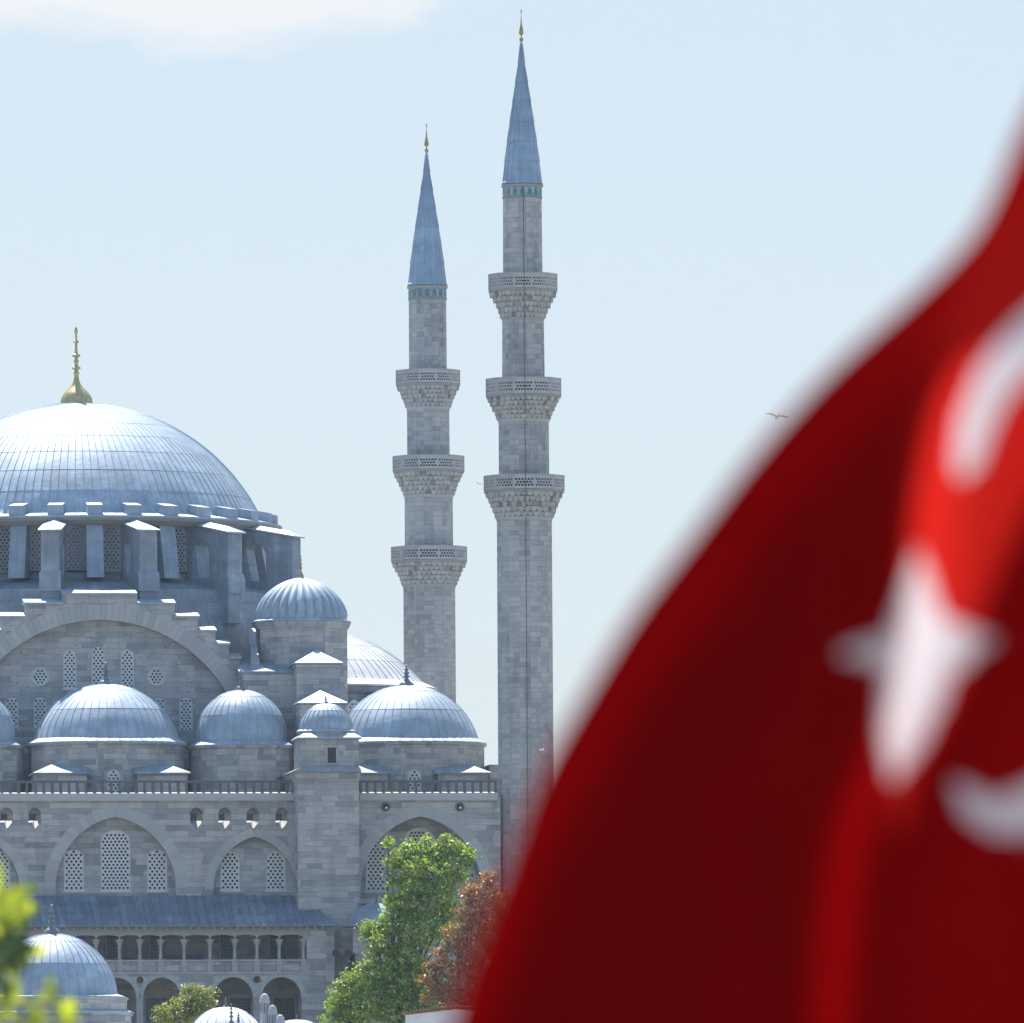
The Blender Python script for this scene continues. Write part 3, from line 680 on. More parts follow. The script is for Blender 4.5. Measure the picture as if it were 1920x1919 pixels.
m = MB(); m.plate([(a0_,zt),(a1_,zt),(a1_,zl-.1),(a0_,zl-.1)], [[(cxw-.31,zw0),(cxw+.31,zw0),(cxw+.31,zw1),(cxw-.31,zw1)]], wq, wq+.4)
m.box(a0_, a1_, wq+.405, wb, zt, zl-.1); m.build('lantern_turret', M['wall'], MOS)
m = MB(); m.plate([(cxw-.5,zw0-.16),(cxw+.5,zw0-.16),(cxw+.5,zw1+.18),(cxw-.5,zw1+.18)], [[(cxw-.3,zw0+.01),(cxw+.3,zw0+.01),(cxw+.3,zw1-.01),(cxw-.3,zw1-.01)]], wq-.03, wq+.1)
wo = m.build('window', M['marble'], MOS); m = MB(); m.box(cxw-.3,cxw+.3,wq+.3,wq+.39,zw0,zw1); m.build('pane', M['pane'], wo)
m = MB()
for q in range(1,4): m.box(cxw-.3+.15*q-.012,cxw-.3+.15*q+.012,wq+.2,wq+.23,zw0,zw1)
for q in range(1,6): m.box(cxw-.3,cxw+.3,wq+.205,wq+.225,zw0+.19*q-.012,zw0+.19*q+.012)
m.build('bars', M['iron'], wo)
s = S(wq+2); ct = ((a0_+a1_)/2-.02, wq+(a1_-a0_)/2); rh = (a1_-a0_)/2
m = MB()
zc1, zc2 = zpx(1378,wq,615), zpx(1370,wq,615)
m.add([(a0_-.2,wq-.2,zl-.1),(a1_+.2,wq-.2,zl-.1),(a1_+.2,wb+.2,zl-.1),(a0_-.2,wb+.2,zl-.1),(a0_-.2,wq-.2,zl),(a1_+.2,wq-.2,zl),(a1_+.2,wb+.2,zl),(a0_-.2,wb+.2,zl),(a0_+.3,wq+.3,zl+.32),(a1_-.3,wq+.3,zl+.32),(a1_-.3,wb-.3,zl+.32),(a0_+.3,wb-.3,zl+.32)],
      [(3,2,1,0),(0,1,5,4),(1,2,6,5),(2,3,7,6),(3,0,4,7),(4,5,9,8),(5,6,10,9),(6,7,11,10),(7,4,8,11),(8,9,10,11)]); m.build('turret_eave', M['lead'], MOS)
m = MB(); m.lathe([(rh*1.0,zl),(rh*1.0,zc2-.1),(rh*1.02+.1,zc2-.06),(rh*.5,zc2)], 8, ct, a0=pi/8); m.build('turret_collar', M['wall'], MOS)
Rt = 49.5/s; zt2 = zpx(1319,wq+2,617); zb2 = zpx(1369,wq+2,617)
m = MB(); seamed(m, dome_prof(Rt, zt2-zb2, zb2, 2, 0.25, .10, .08), ct, 26, 0.05, 0.035, a0=-pi/2); o = m.build('turret_dome', M['lead'], MOS, 40)
finial('finial', o, ct, zt2-.04, zpx(1302,wq+2,617)-zt2, .24, M['leadfin'])

# ---- gallery in front: deep lead roof, slender columns, parapet, lower arcade
WE = -4.6; WC = -3.9
gl, gr = upx(-170,WC,1780), upx(572,WC,1780)
zr0, zr1 = zpx(1680,0,300), zpx(1734,WE,300)
xr = upx(569,0,1680); xe = upx(627,WE,1734)
m = MB()
m.add([(gl,-.003,zr0),(xr,-.003,zr0),(xe,WE,zr1),(gl,WE,zr1),(xe,-.003,zr1),(gl,-.003,zr0-.14),(xr,-.003,zr0-.14),(xe,WE,zr1-.16),(gl,WE,zr1-.16),(xe,-.003,zr1-.16)],
      [(3,2,1,0),(1,2,4),(8,7,2,3),(7,9,4,2),(5,6,7,8),(6,9,7),(0,3,8,5)])
k = gl; sd_ = Vector((0,WE,zr1-zr0))
while k < xe-.3:
    # standing seams down the slope
    top = min(k, xr-.05); f0 = 0.0 if k <= xr-.05 else (k-xr)/(xe-xr)
    p0 = (k, WE*f0, zr0+(zr1-zr0)*f0+.03); p1 = (k+0.0, WE+.01, zr1+.03)
    m.tube([p0, p1], [.06,.06], 4); k += .62
for f_ in (.28,.62): m.box(gl, xr+(xe-xr)*f_-.02, WE*f_-.05, WE*f_+.02, zr0+(zr1-zr0)*f_-.02, zr0+(zr1-zr0)*f_+.055)
m.build('gallery_roof', M['rooflead'], MOS)
m = MB(); zbm0, zbm1 = zpx(1751,WC,300), zpx(1739,WC,300)
colx = [569,523.5,481.5,440,393.6,345,301,262,224,180,138,96,54,12,-30,-75,-120]
hs = []
m = MB()
ux = [upx(p,WC,1780) for p in colx]
for a, b in zip(ux[1:], ux[:-1]):
    hw = (b-a)/2-.05; hs.append(arch((a+b)/2, hw, zbm0-.40, zbm0-.26, zbm0-.10, 5))
m.plate([(ux[-1]-.3,zbm0-.401),(ux[0]+.3,zbm0-.401),(ux[0]+.3,zbm1+.1),(ux[-1]-.3,zbm1+.1)], [[(x,max(z,zbm0-.399)) for x, z in h_] for h_ in hs], WC-.18, WC+.18)
for q in np.arange(gl, gr+1.5, .55): m.box(q-.06,q+.06,WE+.08,WC+.2,zr1-.34,zr1-.165)
m.build('gallery_beam', M['cap'], MOS)
zp1, zp0 = zpx(1800,WC,300), zpx(1826,WC,300)
col = None
for x in ux:
    if col is None:
        k = MB(); zc_t = zbm0-.40
        k.lathe([(.15,zp1),(.17,zp1+.08),(.125,zp1+.12),(.115,zc_t-.62),(.15,zc_t-.60),(.15,zc_t-.54),(.12,zc_t-.52),(.2,zc_t-.28),(.29,zc_t-.1),(.30,zc_t)], 10)
        col = k.build('gallery_column', M['marble'], MOS, 40); o = col
    else: o = copy_part(col, MOS)
    o.location = (x, WC, 0)
m = MB(); m.box(gl, ux[0]+.25, WC-.05, WC+.1, zp0+.12, zp1-.12); m.build('parapet_panels', M['wall'], MOS); m = MB(); m.box(gl, ux[0]+.3, WC-.2, WC+.18, zp1-.12, zp1); m.box(gl, ux[0]+.3, WC-.25, 0, zp0-.06, zp0+.118)
for x in ux: m.box(x-.2,x+.2,WC-.19,WC+.15,zp0+.12,zp1-.121)
m.build('gallery_parapet', M['marble'], MOS)
hs = []; zsp = zpx(1871,WC,400); zap = zpx(1833,WC,400)
for px_, hw in [(527.5,37.5),(437,37.5),(303,35.5),(220,35.5),(137,35.5),(54,35.5),(-29,35.5)]:
    hs.append(arch(upx(px_,WC,1860), hw/S(WC), ZB+.01, zsp, zap, 8))
for px_ in (262,481.5,95.5,12): hs.append(circle(upx(px_,WC,1838), zpx(1838,WC,300), 6.8/S(WC), 14))
m = MB(); m.plate([(gl,ZB),(upx(575,WC,1860),ZB),(upx(575,WC,1860),zp0-.065),(gl,zp0-.065)], hs, WC-.2, WC+.25); m.build('lower_arcade', M['wall'], MOS)
for px_, hw in [(527.5,37.5),(437,37.5),(303,35.5),(220,35.5)]:
    m = MB(); voussoirs(m, upx(px_,WC,1860), hw/S(WC)+.002, zsp, zap+.002, .32, WC-.215, WC-.2, 9)
    m.build('arcade_ring', M['arch'], MOS)
lc = None
for px_ in (262,481.5,95.5,12):
    x = upx(px_,WC,1860)
    if lc is None:
        k = MB(); k.lathe([(.33,ZB),(.33,ZB+.3),(.2,ZB+.42),(.19,zsp-.62),(.22,zsp-.6),(.2,zsp-.55),(.3,zsp-.12),(.33,zsp)], 12); lc = k.build('arcade_column', M['marble'], MOS, 40); o = lc
    else: o = copy_part(lc, MOS)
    o.location = (x, WC-.02, 0)
m = MB(); m.box(upx(575,WC,1860)+.003, upx(627,WC,1860), WC-.2, -.003, ZB, zr1-.17); m.build('gallery_end_wall', M['wall'], MOS)
def barred(px_, hw, p0, p1, w=-.05):
    x = upx(px_,w,p0); h = hw/S(w); za_, zb_ = zpx(p1,w,300), zpx(p0,w,300)
    m = MB(); m.plate([(x-h-.14,za_-.1),(x+h+.14,za_-.1),(x+h+.14,zb_+.14),(x-h-.14,zb_+.14)], [[(x-h,za_),(x+h,za_),(x+h,zb_),(x-h,zb_)]], w-.04, w+.045)
    o = m.build('window', M['marble'], MOS); m = MB(); m.box(x-h,x+h,w+.02,w+.047,za_,zb_); m.build('pane', M['pane'], o)
    m = MB(); n = max(2,int(2*h/.2)); r_ = max(2,int((zb_-za_)/.22))
    for q in range(1,n): m.box(x-h+2*h*q/n-.016,x-h+2*h*q/n+.016,w-.03,w-.01,za_,zb_)
    for q in range(1,r_): m.box(x-h,x+h,w-.028,w-.012,za_+(zb_-za_)*q/r_-.014,za_+(zb_-za_)*q/r_+.014)
    m.build('bars', M['marble'] if False else M['leadfin'], o)
for px_ in (214,295.5,427,520,132,50): barred(px_, 13.5, 1746, 1797)
for px_ in (293,450,532,215): barred(px_, 20, 1872, 1935)

# ------------------------------------------------------------------ minarets
def minaret(name, label, px, py, Y, spec, cable=False, zbase=None):
    c = at(px, py, Y); k = Y/F; zb = ZG-0.5
    root = empty(name, (c.x, c.y, zb)); tag(root, label, 'minaret', 'minarets of the mosque')
    def z(p): return at(px, p, Y).z-zb
    cone_b, cone_t, fin_t, segs, bal = spec
    N = 16; a0 = pi/16
    def shaft(h0, h1, p0, p1):
        m = MB(); m.lathe([(h0*k/cos(pi/N), z(p0)), (h1*k/cos(pi/N), z(p1))], N, a0=a0); return m.build('shaft', M['tower'], root)
    for h0, h1, p0, p1 in segs: shaft(h0, h1, p0, p1)
    # conical lead cap with seams
    hb = segs[-1][1]
    pr = [((hb-1)*k, z(cone_b+3)), ((hb+2.5)*k, z(cone_b+1)), ((hb+2.5)*k, z(cone_b-1)), (hb*k*1.0, z(cone_b-4))]
    base_z, tip_z = z(cone_b-4), z(cone_t)
    for f in np.linspace(0, 1, 8)[1:-1]:
        bow = 1+0.05*sin(pi*f); r_ = max(.06, hb*k*(1-f)*bow); zz = base_z+(tip_z-base_z)*f
        pr.append((r_, zz)); pr.append((r_+.035, zz+.01))
    pr.append((.07, tip_z))
    m = MB(); m.lathe([(r_/cos(pi/N), zz) for r_, zz in pr], N, a0=a0)
    for i in range(N):
        a = a0+2*pi*i/N
        pts_ = [((r_/cos(pi/N)+.01)*cos(a), (r_/cos(pi/N)+.01)*sin(a), zz) for r_, zz in pr[3:]]
        m.tube(pts_, [.028]*len(pts_), 4)
    cone = m.build('spire', M['spire'], root)
    finial('finial', cone, (0,0), z(cone_t)-.1, z(fin_t)-z(cone_t)+.1, 5.2*k, M['bronze'], 'spire')
    # turquoise tiles in small arches below the eave
    m = MB(); rf = hb*k
    for i in range(16):
        T = Matrix.Rotation(2*pi*(i)/16, 4, 'Z'); m.T = T
        h2 = rf*math.tan(pi/16)
        m.prism_xz(arch(0, h2*.56, z(cone_b+23), z(cone_b+15), z(cone_b+9.5), 4), -rf-.03, -rf+.05)
    m.T = None; m.build('tile_band', M['tile'], root)
    m = MB(); m.lathe([(rf*1.0,z(cone_b+8.5)),(rf*1.06+.05,z(cone_b+6)),(rf*1.06+.05,z(cone_b+3)),(rf*.9,z(cone_b+3))], 32); m.lathe([(rf*1.02,z(cone_b+29)),(rf*1.03+.05,z(cone_b+27)),(rf*1.03+.05,z(cone_b+25)),(rf*1.02,z(cone_b+24))], N, a0=a0); m.build('eave_moulding', M['cap'], root)
    for top, bot, low, hwp, hwl in bal:              # parapet top, floor, lower end of the corbels, half widths
        NP = 12; ap = pi/NP
        R = hwp*k; zt, zf, zl = z(top), z(bot), z(low)
        m = MB(); m.lathe([(R*.6,zf-.16),(R*1.0/cos(ap),zf-.14),(R*1.015/cos(ap),zf-.02),(R*.6,zf)], NP, a0=ap)
        b = m.build('balcony', M['cap'], root)
        hwid = R*math.tan(ap); m = MB(); H_ = zt-zf
        k2 = MB(); rs2 = hwl*k*.985/cos(pi/N); k2.lathe([(rs2,zf+.003),(rs2,zt-.08)], N, a0=a0); k2.build('shade_band', M['shade'], b)  # dark ring paints the shade seen through the parapet holes
        # perforated parapet slabs with posts
        holes = []; nx = 6; nzr = 3; stp = (2*hwid-.14)/nx
        for j in range(nzr):
            for i in range(nx-(j%2)):
                x = -hwid+.07+stp*(i+.5+(.5 if j % 2 else 0)); zz = zf+H_*.16+(H_*.62)*(j+.5)/nzr
                holes.append(circle(x, zz, min(stp*.43, H_*.112), 6, pi/6))
        pl = MB(); pl.plate([(-hwid,zf+.01),(hwid,zf+.01),(hwid,zt),(-hwid,zt)], holes, -R, -R+.09)
        for i in range(NP):
            m.T = Matrix.Rotation(2*pi*i/NP, 4, 'Z'); m.add(pl.v, pl.f); m.box(-hwid-.02,-hwid+.05,-R-.05,-R+.02,zf+.01,zt+.03)
            m.box(-hwid*.98,hwid*.98,-R-.04,-R+.11,zt+.002,zt+.06)
        m.T = None; m.build('parapet', M['carved'], b)
        # stalactite corbels: tiers of little pointed brackets, each tier stepping in
        m = MB(); r_ = random.Random(int(top)); tiers = 5; rl = hwl*k
        for t_ in range(tiers):
            f0, f1 = t_/tiers, (t_+1)/tiers
            ro = R*.985+(rl+.05-R*.985)*(f0**0.85); ri = R*.985+(rl+.05-R*.985)*(f1**0.85)
            za_, zb_ = zf-.15+(zl-zf+.15)*f0, zf-.15+(zl-zf+.15)*f1
            m.lathe([(ri*.93,zb_),(ri*.95,za_)], 32)
            n_ = 40 if t_ < 3 else 30
            for i in range(n_):
                if r_.random() < .10: continue
                m.T = Matrix.Rotation(2*pi*(i+(.5 if t_%2 else 0))/n_, 4, 'Z'); hw = ro*math.tan(pi/n_)*.95
                bz = za_-(za_-zb_)*r_.uniform(.86,1.06); rr = ro*r_.uniform(.97,1.004)
                # bracket: wide on top, pointed below, hollow between neighbours
                m.add([(-hw,-rr,za_),(hw,-rr,za_),(hw,-ri*.9,za_),(-hw,-ri*.9,za_),(-hw,-rr,za_-(za_-zb_)*.5),(hw,-rr,za_-(za_-zb_)*.5),(-hw*.45,-rr*.99,bz),(hw*.45,-rr*.99,bz),(hw*.8,-ri*.9,bz),(-hw*.8,-ri*.9,bz)],
                      [(0,1,2,3),(0,4,6,7,5,1),(1,5,8,2),(0,3,9,4),(4,9,6),(5,7,8),(6,9,8,7),(2,8,9,3)])
            m.T = None
        m.lathe([(rl*1.0,zl-.25),(rl*1.05,zl-.12),(rl*1.06,zl+.02),(rl*.9,zl+.05)], N, a0=a0)
        m.build('corbels', M['carved'], b)
    if cable:
        m = MB(); pts = []; rs_ = []
        ph = radians(-90+3)
        for h0, h1, p0, p1 in [(g_[0],g_[1],g_[2]-(0 if i_ == 0 else 62),g_[3]) for i_, g_ in enumerate(segs)]:
            for p, h in ((p0,h0),(p1,h1)): pts.append((h*k*cos(ph)*1.02+.0, -h*k*1.035, z(p)))
        full = []
        for a, b_ in zip(pts[:-1], pts[1:]): full += [a]
        full.append(pts[-1])
        # step out round each balcony
        cab = []
        for i in range(len(segs)):
            p0, p1 = pts[2*i], pts[2*i+1]; cab += [p0, p1]
            if i < len(bal):
                q = bal[len(bal)-1-i]; Rb = q[3]*k/cos(pi/12)*1.02
                cab += [(.09,-Rb,z(q[1]+6)), (.10,-Rb,z(q[0]-1)), (.06,-Rb*.93,z(q[0]-3))]
        m.tube(cab, [.022]*len(cab), 5); m.build('cable', M['cable'], root)
    return root
near_spec = (345, 82, 18, [(52.5,51.5,2060,965),(47.5,47,965,780),(40.5,39,785,600),(37.5,36,595,345)],
             [(517,545,598,63.5,38.5),(713,743,788,69.5,47),(895,921,972,74.5,51.5)])
far_spec = (535, 289, 232, [(49,48.5,2010,1092),(45.5,45,1092,925),(40,39.5,928,762),(35.5,35,764,535)],
            [(697,722,765,59,39.5),(858,884,930,66,45),(1028,1053,1098,70,48.5)])
near_m = minaret('minaret', 'taller front minaret with a black cable down its shaft, beside the red flag', 984.5, 1200, 775, near_spec, True)
far_m = minaret('minaret', 'lower-looking minaret farther back, rising behind the right-hand domes', 805.5, 1200, 831, far_spec)

# ------------------------------------------------------------------ domed tomb in front at bottom left
def small_domed(name, label, cat, px, py_base, hw, apex, fin, Y, tiers, nseam, finr=.45, mat='lead', wallmat='wall', rows=3):
    c = at(px, py_base, Y); k = Y/F; zb = gz(c.x, c.y)-.3
    root = empty(name, (c.x, c.y, zb)); tag(root, label, cat)
    z = lambda p: at(px, p, Y).z-zb
    m = MB(); seamed(m, dome_prof(hw*k, z(apex)-z(py_base), z(py_base), rows, .55, .14, .10), (0,0), nseam, .05, .035, a0=-pi/2); d = m.build('dome', M[mat], root, 40)
    finial('finial', d, (0,0), z(apex)-.05, z(fin)-z(apex), finr, M['leadfin'])
    for i, (hw2, p0, p1, sides) in enumerate(tiers):
        m = MB(); r = hw2*k/cos(pi/sides)
        zb_ = 0 if p1 is None else z(p1)
        m.lathe([(r,zb_),(r,z(p0)-.15),(r+.1,z(p0)-.12),(r+.12,z(p0)),(r*.6,z(p0))], sides, (0,0), a0=-pi/2+pi/sides); m.build('drum', M[wallmat], root)
        if i:
            m = MB(); m.lathe([(r+.2,z(p0)+.003),(r+.22,z(p0)+.09),(r-1.0,z(p0)+.42)], sides, (0,0), a0=-pi/2+pi/sides, caps=False); m.build('skirt_roof', M['lead'], root)
    return root
small_domed('tomb', 'grey lead-domed stone tomb in front of the mosque, half hidden by blurred leaves', 'tomb', 98, 1866, 121, 1751, 1694, 700, [(138,1872,1897,8),(146,1902,None,8)], 40, .5)
# fountain house with a lead cap behind the green tree
small_domed('fountain_kiosk', 'small fountain house with pointed lead roof behind the green tree', 'kiosk', 706, 1732, 52, 1694, 1677, 767.5, [(44,1740,None,8)], 16, .2, 'lead2', 'wall', 2)

# ------------------------------------------------------------------ low school building with pale domes and stone chimneys
YM = 690; km = YM/F
c = at(430, 1919, YM); MZ = gz(c.x, c.y)-.3; MR = empty('school_building', (c.x, c.y, MZ)); tag(MR, 'low building with white sunlit domes and three stone chimneys at the bottom edge', 'building')
zm = lambda p: at(430,p,YM).z-MZ; xm = lambda p: at(p,1919,YM).x-c.x
m = MB(); m.box(xm(150), xm(640), 0, 9, 0, zm(1936)); m.build('wall', M['plaster'], MR)
m = MB(); m.prism_xz([(xm(145),zm(1936)+.003),(xm(645),zm(1936)+.003),(xm(645),zm(1933)),(xm(145),zm(1933))], -.3, 9.3); m.build('flat_roof', M['lead'], MR)
def mdome(px_, y, hw, base, apex, fin, fr=.22, mt='plaster'):
    m = MB(); cc = (xm(px_), y); seamed(m, dome_prof(hw*km, zm(apex)-zm(base), zm(base), 2, .25, .1, .1), cc, 20, .05, .04); d = m.build('dome', M[mt], MR, 40)
    finial('finial', d, cc, zm(apex)-.05, zm(fin)-zm(apex), fr, M['leadfin'])
    m = MB(); m.lathe([(hw*km+.1,zm(1940)),(hw*km+.1,zm(base)-.18)], 8, cc); m.build('drum', M['plaster'], MR)
mdome(420, 4.5, 66, 1928, 1886, 1867); mdome(554, 4.5, 50, 1931, 1911, 1898, .12); mdome(280, 4.5, 60, 1945, 1917, 1909, .06)
for px_, pa in ((434,1882),(447.5,1899)):
    o = finial('roof_finial', MR, (xm(px_), -.3-(px_-430)*.02), zm(1926), zm(pa)-zm(1926), .27, M['leadfin'])
for px_, ptop, hw in ((495,1862,9.5),(510,1884,9),(524.5,1902,9)):
    x = xm(px_); y = 2.0-(px_-495)*.03; r = hw*km; m = MB()
    zt_ = zm(ptop); m.T = Matrix.Translation((x,y,0))
    m.lathe([(r,zm(1945)),(r,zt_-1.35),(r*1.06,zt_-1.33),(r*1.06,zt_-1.25)], 8, a0=pi/8)
    for i in range(8):
        a = 2*pi*i/8+pi/8; m.box(r*.86*cos(a)-.05,r*.86*cos(a)+.05,r*.86*sin(a)-.05,r*.86*sin(a)+.05,zt_-1.26,zt_-.62)
    m.lathe([(r*.55,zt_-1.3),(r*.55,zt_-.5)], 8)
    m.lathe([(r*1.0,zt_-.64),(r*1.04,zt_-.5),(r*.9,zt_-.28),(r*.6,zt_-.1),(.05,zt_)], 12)
    m.build('chimney', M['carved'], MR)

# ------------------------------------------------------------------ tiled house at the foot of the trees
YH = 715; c = at(850,1919,YH); hz = gz(c.x,c.y)-.3; HR = empty('house', (c.x,c.y,hz)); tag(HR, 'pale house with a clay tile roof edge below the russet tree', 'house')
kh = YH/F; hx = lambda p: at(p,1919,YH).x-c.x; hzp = lambda p: at(850,p,YH).z-hz
m = MB(); m.prism_xz([(hx(760),0),(hx(1000),0),(hx(1000),hzp(1903)),(hx(855),hzp(1893)),(hx(760),hzp(1903))], 0, 7); m.build('wall', M['plaster'], HR)
m = MB()
for (p0, q0, p1, q1) in ((754,1900,856,1886),(856,1886,1006,1902)):
    n_ = 16
    for i in range(n_):
        a, b = i/n_, (i+1)/n_; xa, xb = hx(p0+(p1-p0)*a), hx(p0+(p1-p0)*b)-.02; za_, zb_ = hzp(q0+(q1-q0)*a), hzp(q0+(q1-q0)*b)
        for j in range(12):
            y0 = -.35+j*.64
            m.add([(xa,y0,za_),(xb,y0,zb_),((xa+xb)/2,y0,(za_+zb_)/2+.13),(xa,y0+.66,za_),(xb,y0+.66,zb_),((xa+xb)/2,y0+.66,(za_+zb_)/2+.13)], [(0,1,2),(5,4,3),(0,2,5,3),(2,1,4,5),(1,0,3,4)])
m.build('roof', M['rooftile'], HR)

# ------------------------------------------------------------------ floodlight post
c = at(641.5,1840,752); fz = gz(c.x,c.y)-.2; FL = empty('floodlight_post', (c.x,c.y,fz)); tag(FL, 'slim dark post with two small floodlights against the corner pier', 'floodlight')
m = MB(); zt_ = at(641,1793,752).z-fz; m.tube([(0,0,0),(0,0,zt_)], [.09,.06], 8); m.tube([(-.6,0,zt_),(.5,0,zt_)], [.03,.03], 6); m.build('post', M['iron'], FL)
for dx in (-.42,.40):
    m = MB(); m.add([(dx-.24,-.14,zt_+.05),(dx+.24,-.14,zt_+.05),(dx+.18,.16,zt_+.1),(dx-.18,.16,zt_+.1),(dx-.24,-.2,zt_+.42),(dx+.24,-.2,zt_+.42),(dx+.18,.12,zt_+.36),(dx-.18,.12,zt_+.36)], [(3,2,1,0),(4,5,6,7),(0,1,5,4),(1,2,6,5),(2,3,7,6),(3,0,4,7)]); m.build('lamp', M['iron'], FL)

# ------------------------------------------------------------------ trees
def leaves_mesh(name, mat, parent, pts, nrm, size, rng, fold=True):
    n = len(pts); a = rng.normal(size=(n,3)); nrm = nrm+0.9*rng.normal(size=(n,3)); nrm /= np.linalg.norm(nrm,axis=1)[:,None]
    u = np.cross(nrm, a); u /= np.linalg.norm(u,axis=1)[:,None]; v = np.cross(nrm, u)
    sz = size*rng.uniform(.55,1.25,n)[:,None]
    P = np.stack([pts-u*sz, pts-v*sz*.45, pts+u*sz, pts+v*sz*.45], 1).reshape(-1,3)
    me = bpy.data.meshes.new(name); me.vertices.add(4*n); me.vertices.foreach_set('co', P.ravel())
    me.loops.add(4*n); me.loops.foreach_set('vertex_index', np.arange(4*n)); me.polygons.add(n)
    me.polygons.foreach_set('loop_start', np.arange(n)*4); me.polygons.foreach_set('loop_total', np.full(n,4)); me.update(calc_edges=True)
    me.materials.append(mat); o = bpy.data.objects.new(name, me); C.objects.link(o); o.parent = parent; return o
def tree(name, label, Y, lobes, base_px, mat, size, per, seed, trunk_r=.3, cat='tree', group=None, clump=.55, depth=.9):
    """lobes: (px, py, radius px, depth offset m); twigs end in small leaf clumps scattered through each lobe"""
    rng = np.random.default_rng(seed); k = Y/F
    b = at(base_px, 1919, Y); zb = gz(b.x, b.y)-.2; root = empty(name, (b.x, b.y, zb)); tag(root, label, cat, group)
    P = []; Nn = []; m = MB()
    fork = Vector((0,0,max(1.2,(at(base_px,1900,Y).z-zb))))
    m.tube([(0,0,0),(.05,0,fork.z*.5),tuple(fork)], [trunk_r*1.3,trunk_r,trunk_r*.8], 9)
    for px, py, rp, dy in lobes:
        c = at(px,py,Y)-Vector((b.x,b.y,zb)); c.y += dy; r = rp*k
        mid = fork.lerp(c,.5)+Vector((rng.normal()*.3,rng.normal()*.3,-.15*r)); m.tube([tuple(fork),tuple(mid),tuple(c)],[trunk_r*.5,trunk_r*.3,trunk_r*.1],6)
        ncl = max(6,int(per*r*r*1.0))
        for i in range(ncl):
            r = rp*k*.92; d = rng.normal(size=3); d /= np.linalg.norm(d)
            q = r*rng.uniform(.25,1.0)**.45*rng.uniform(.78,1.12)
            cc = np.array(c)+d*q*np.array([1,depth,.92])
            if i % 5 == 0: m.tube([tuple(c+Vector(d)*q*.1),tuple(cc)],[trunk_r*.09,.012],4)
            n = int(rng.integers(16,34)); cr = clump*rng.uniform(.5,1.1)
            off = rng.normal(size=(n,3))*cr*np.array([.5,.5,.33]); P.append(cc+off); Nn.append(np.tile(d*.5+np.array([0,-.1,.6]),(n,1)))
    m.build('trunk', M['bark'], root, 60)
    leaves_mesh('crown', mat, root, np.concatenate(P), np.concatenate(Nn), size, rng)
    return root
green = [(760,1600,30,1.2),(800,1598,36,.6),(845,1590,30,.4),(870,1605,22,0),(755,1640,34,.2),(805,1640,42,-.6),(858,1640,28,.3),(770,1690,40,-.4),(825,1690,40,-.2),(735,1690,24,.3),(742,1730,36,-.3),(790,1745,44,-.8),(840,1740,30,.3),
         (700,1740,24,.1),(712,1770,34,-.5),(760,1800,46,-.9),(690,1745,16,0),(660,1850,34,-1.2),(700,1830,42,-1.3),(745,1850,44,-1.3),(790,1840,40,-.8),(640,1885,34,-1.5),(690,1890,44,-1.8),(745,1900,44,-1.8),(800,1890,40,-1.2),(625,1915,22,-1.6),(735,1615,12,.8),(728,1580,6,.9)]
tree('leafy_tree', 'large bright green tree in front of the right-hand arch', 738, green, 745, M['leaf'], .14, 34, 11, clump=.46)
rust = [(915,1650,22,.4),(890,1675,28,.2),(930,1690,34,0),(880,1715,34,-.2),(925,1740,40,-.3),(855,1755,32,-.3),(890,1780,40,-.6),(840,1800,34,-.5),(945,1800,44,-.2),(810,1830,30,-.6),(855,1840,42,-.9),(905,1850,44,-.7),(815,1870,26,-.8),(860,1880,34,-.9),(960,1870,44,0),(980,1760,44,.5),(985,1690,36,.6)]
tree('copper_tree', 'russet brown-leaved tree between the green tree and the flag', 728, rust, 880, M['rust'], .13, 30, 5, clump=.48)
yel = [(372,1868,22,0),(395,1862,14,.2),(350,1880,24,-.2),(325,1890,22,0),(300,1897,16,.1),(390,1885,20,.1),(340,1905,26,-.4),(375,1905,26,-.2),(310,1912,20,0),(365,1850,10,.1),(345,1856,8,.1)]
tree('olive_tree', 'small yellow-green tree in front of the lower arcade', 715, yel, 350, M['yleaf'], .11, 40, 9, .14, clump=.42)
cyp = [(660,1790+i*11,4+i*1.7,0) for i in range(14)]
tree('cypress_tree', 'dark slim cypress tip between the floodlight post and green tree', 748, cyp, 661, M['cyp'], .12, 150, 3, .12, clump=.2)

# ------------------------------------------------------------------ branch of a near tree, out of focus at bottom left
YN = 34.0; kn = YN/F
b = at(-420, 1919, YN); zb = gz(b.x,b.y)-.05; NR = empty('lime_tree', (b.x,b.y,zb)); tag(NR, 'blurred lime-green leaves of a near tree at the lower left corner', 'tree')
rel = lambda px,py,dy=0: at(px,py,YN+dy)-Vector((b.x,b.y,zb))
m = MB(); top = rel(-420,1650)
m.tube([(0,0,0),(.02,0,1.2),tuple(rel(-420,1900)),tuple(top)], [.09,.075,.05,.02], 10)
twigs = [[(-410,1880),(-250,1800),(-80,1745),(20,1720)],[(-415,1800),(-200,1700),(-60,1690),(15,1700)],[(-410,1950),(-200,1880),(-60,1850),(20,1850)],[(-405,2020),(-150,1960),(20,1935),(110,1880)],[(-300,1830),(-120,1800),(0,1790),(45,1800)],[(-405,2040),(-100,2000),(60,1960),(130,1930)]]
rng = np.random.default_rng(21); lp = []; lf = []
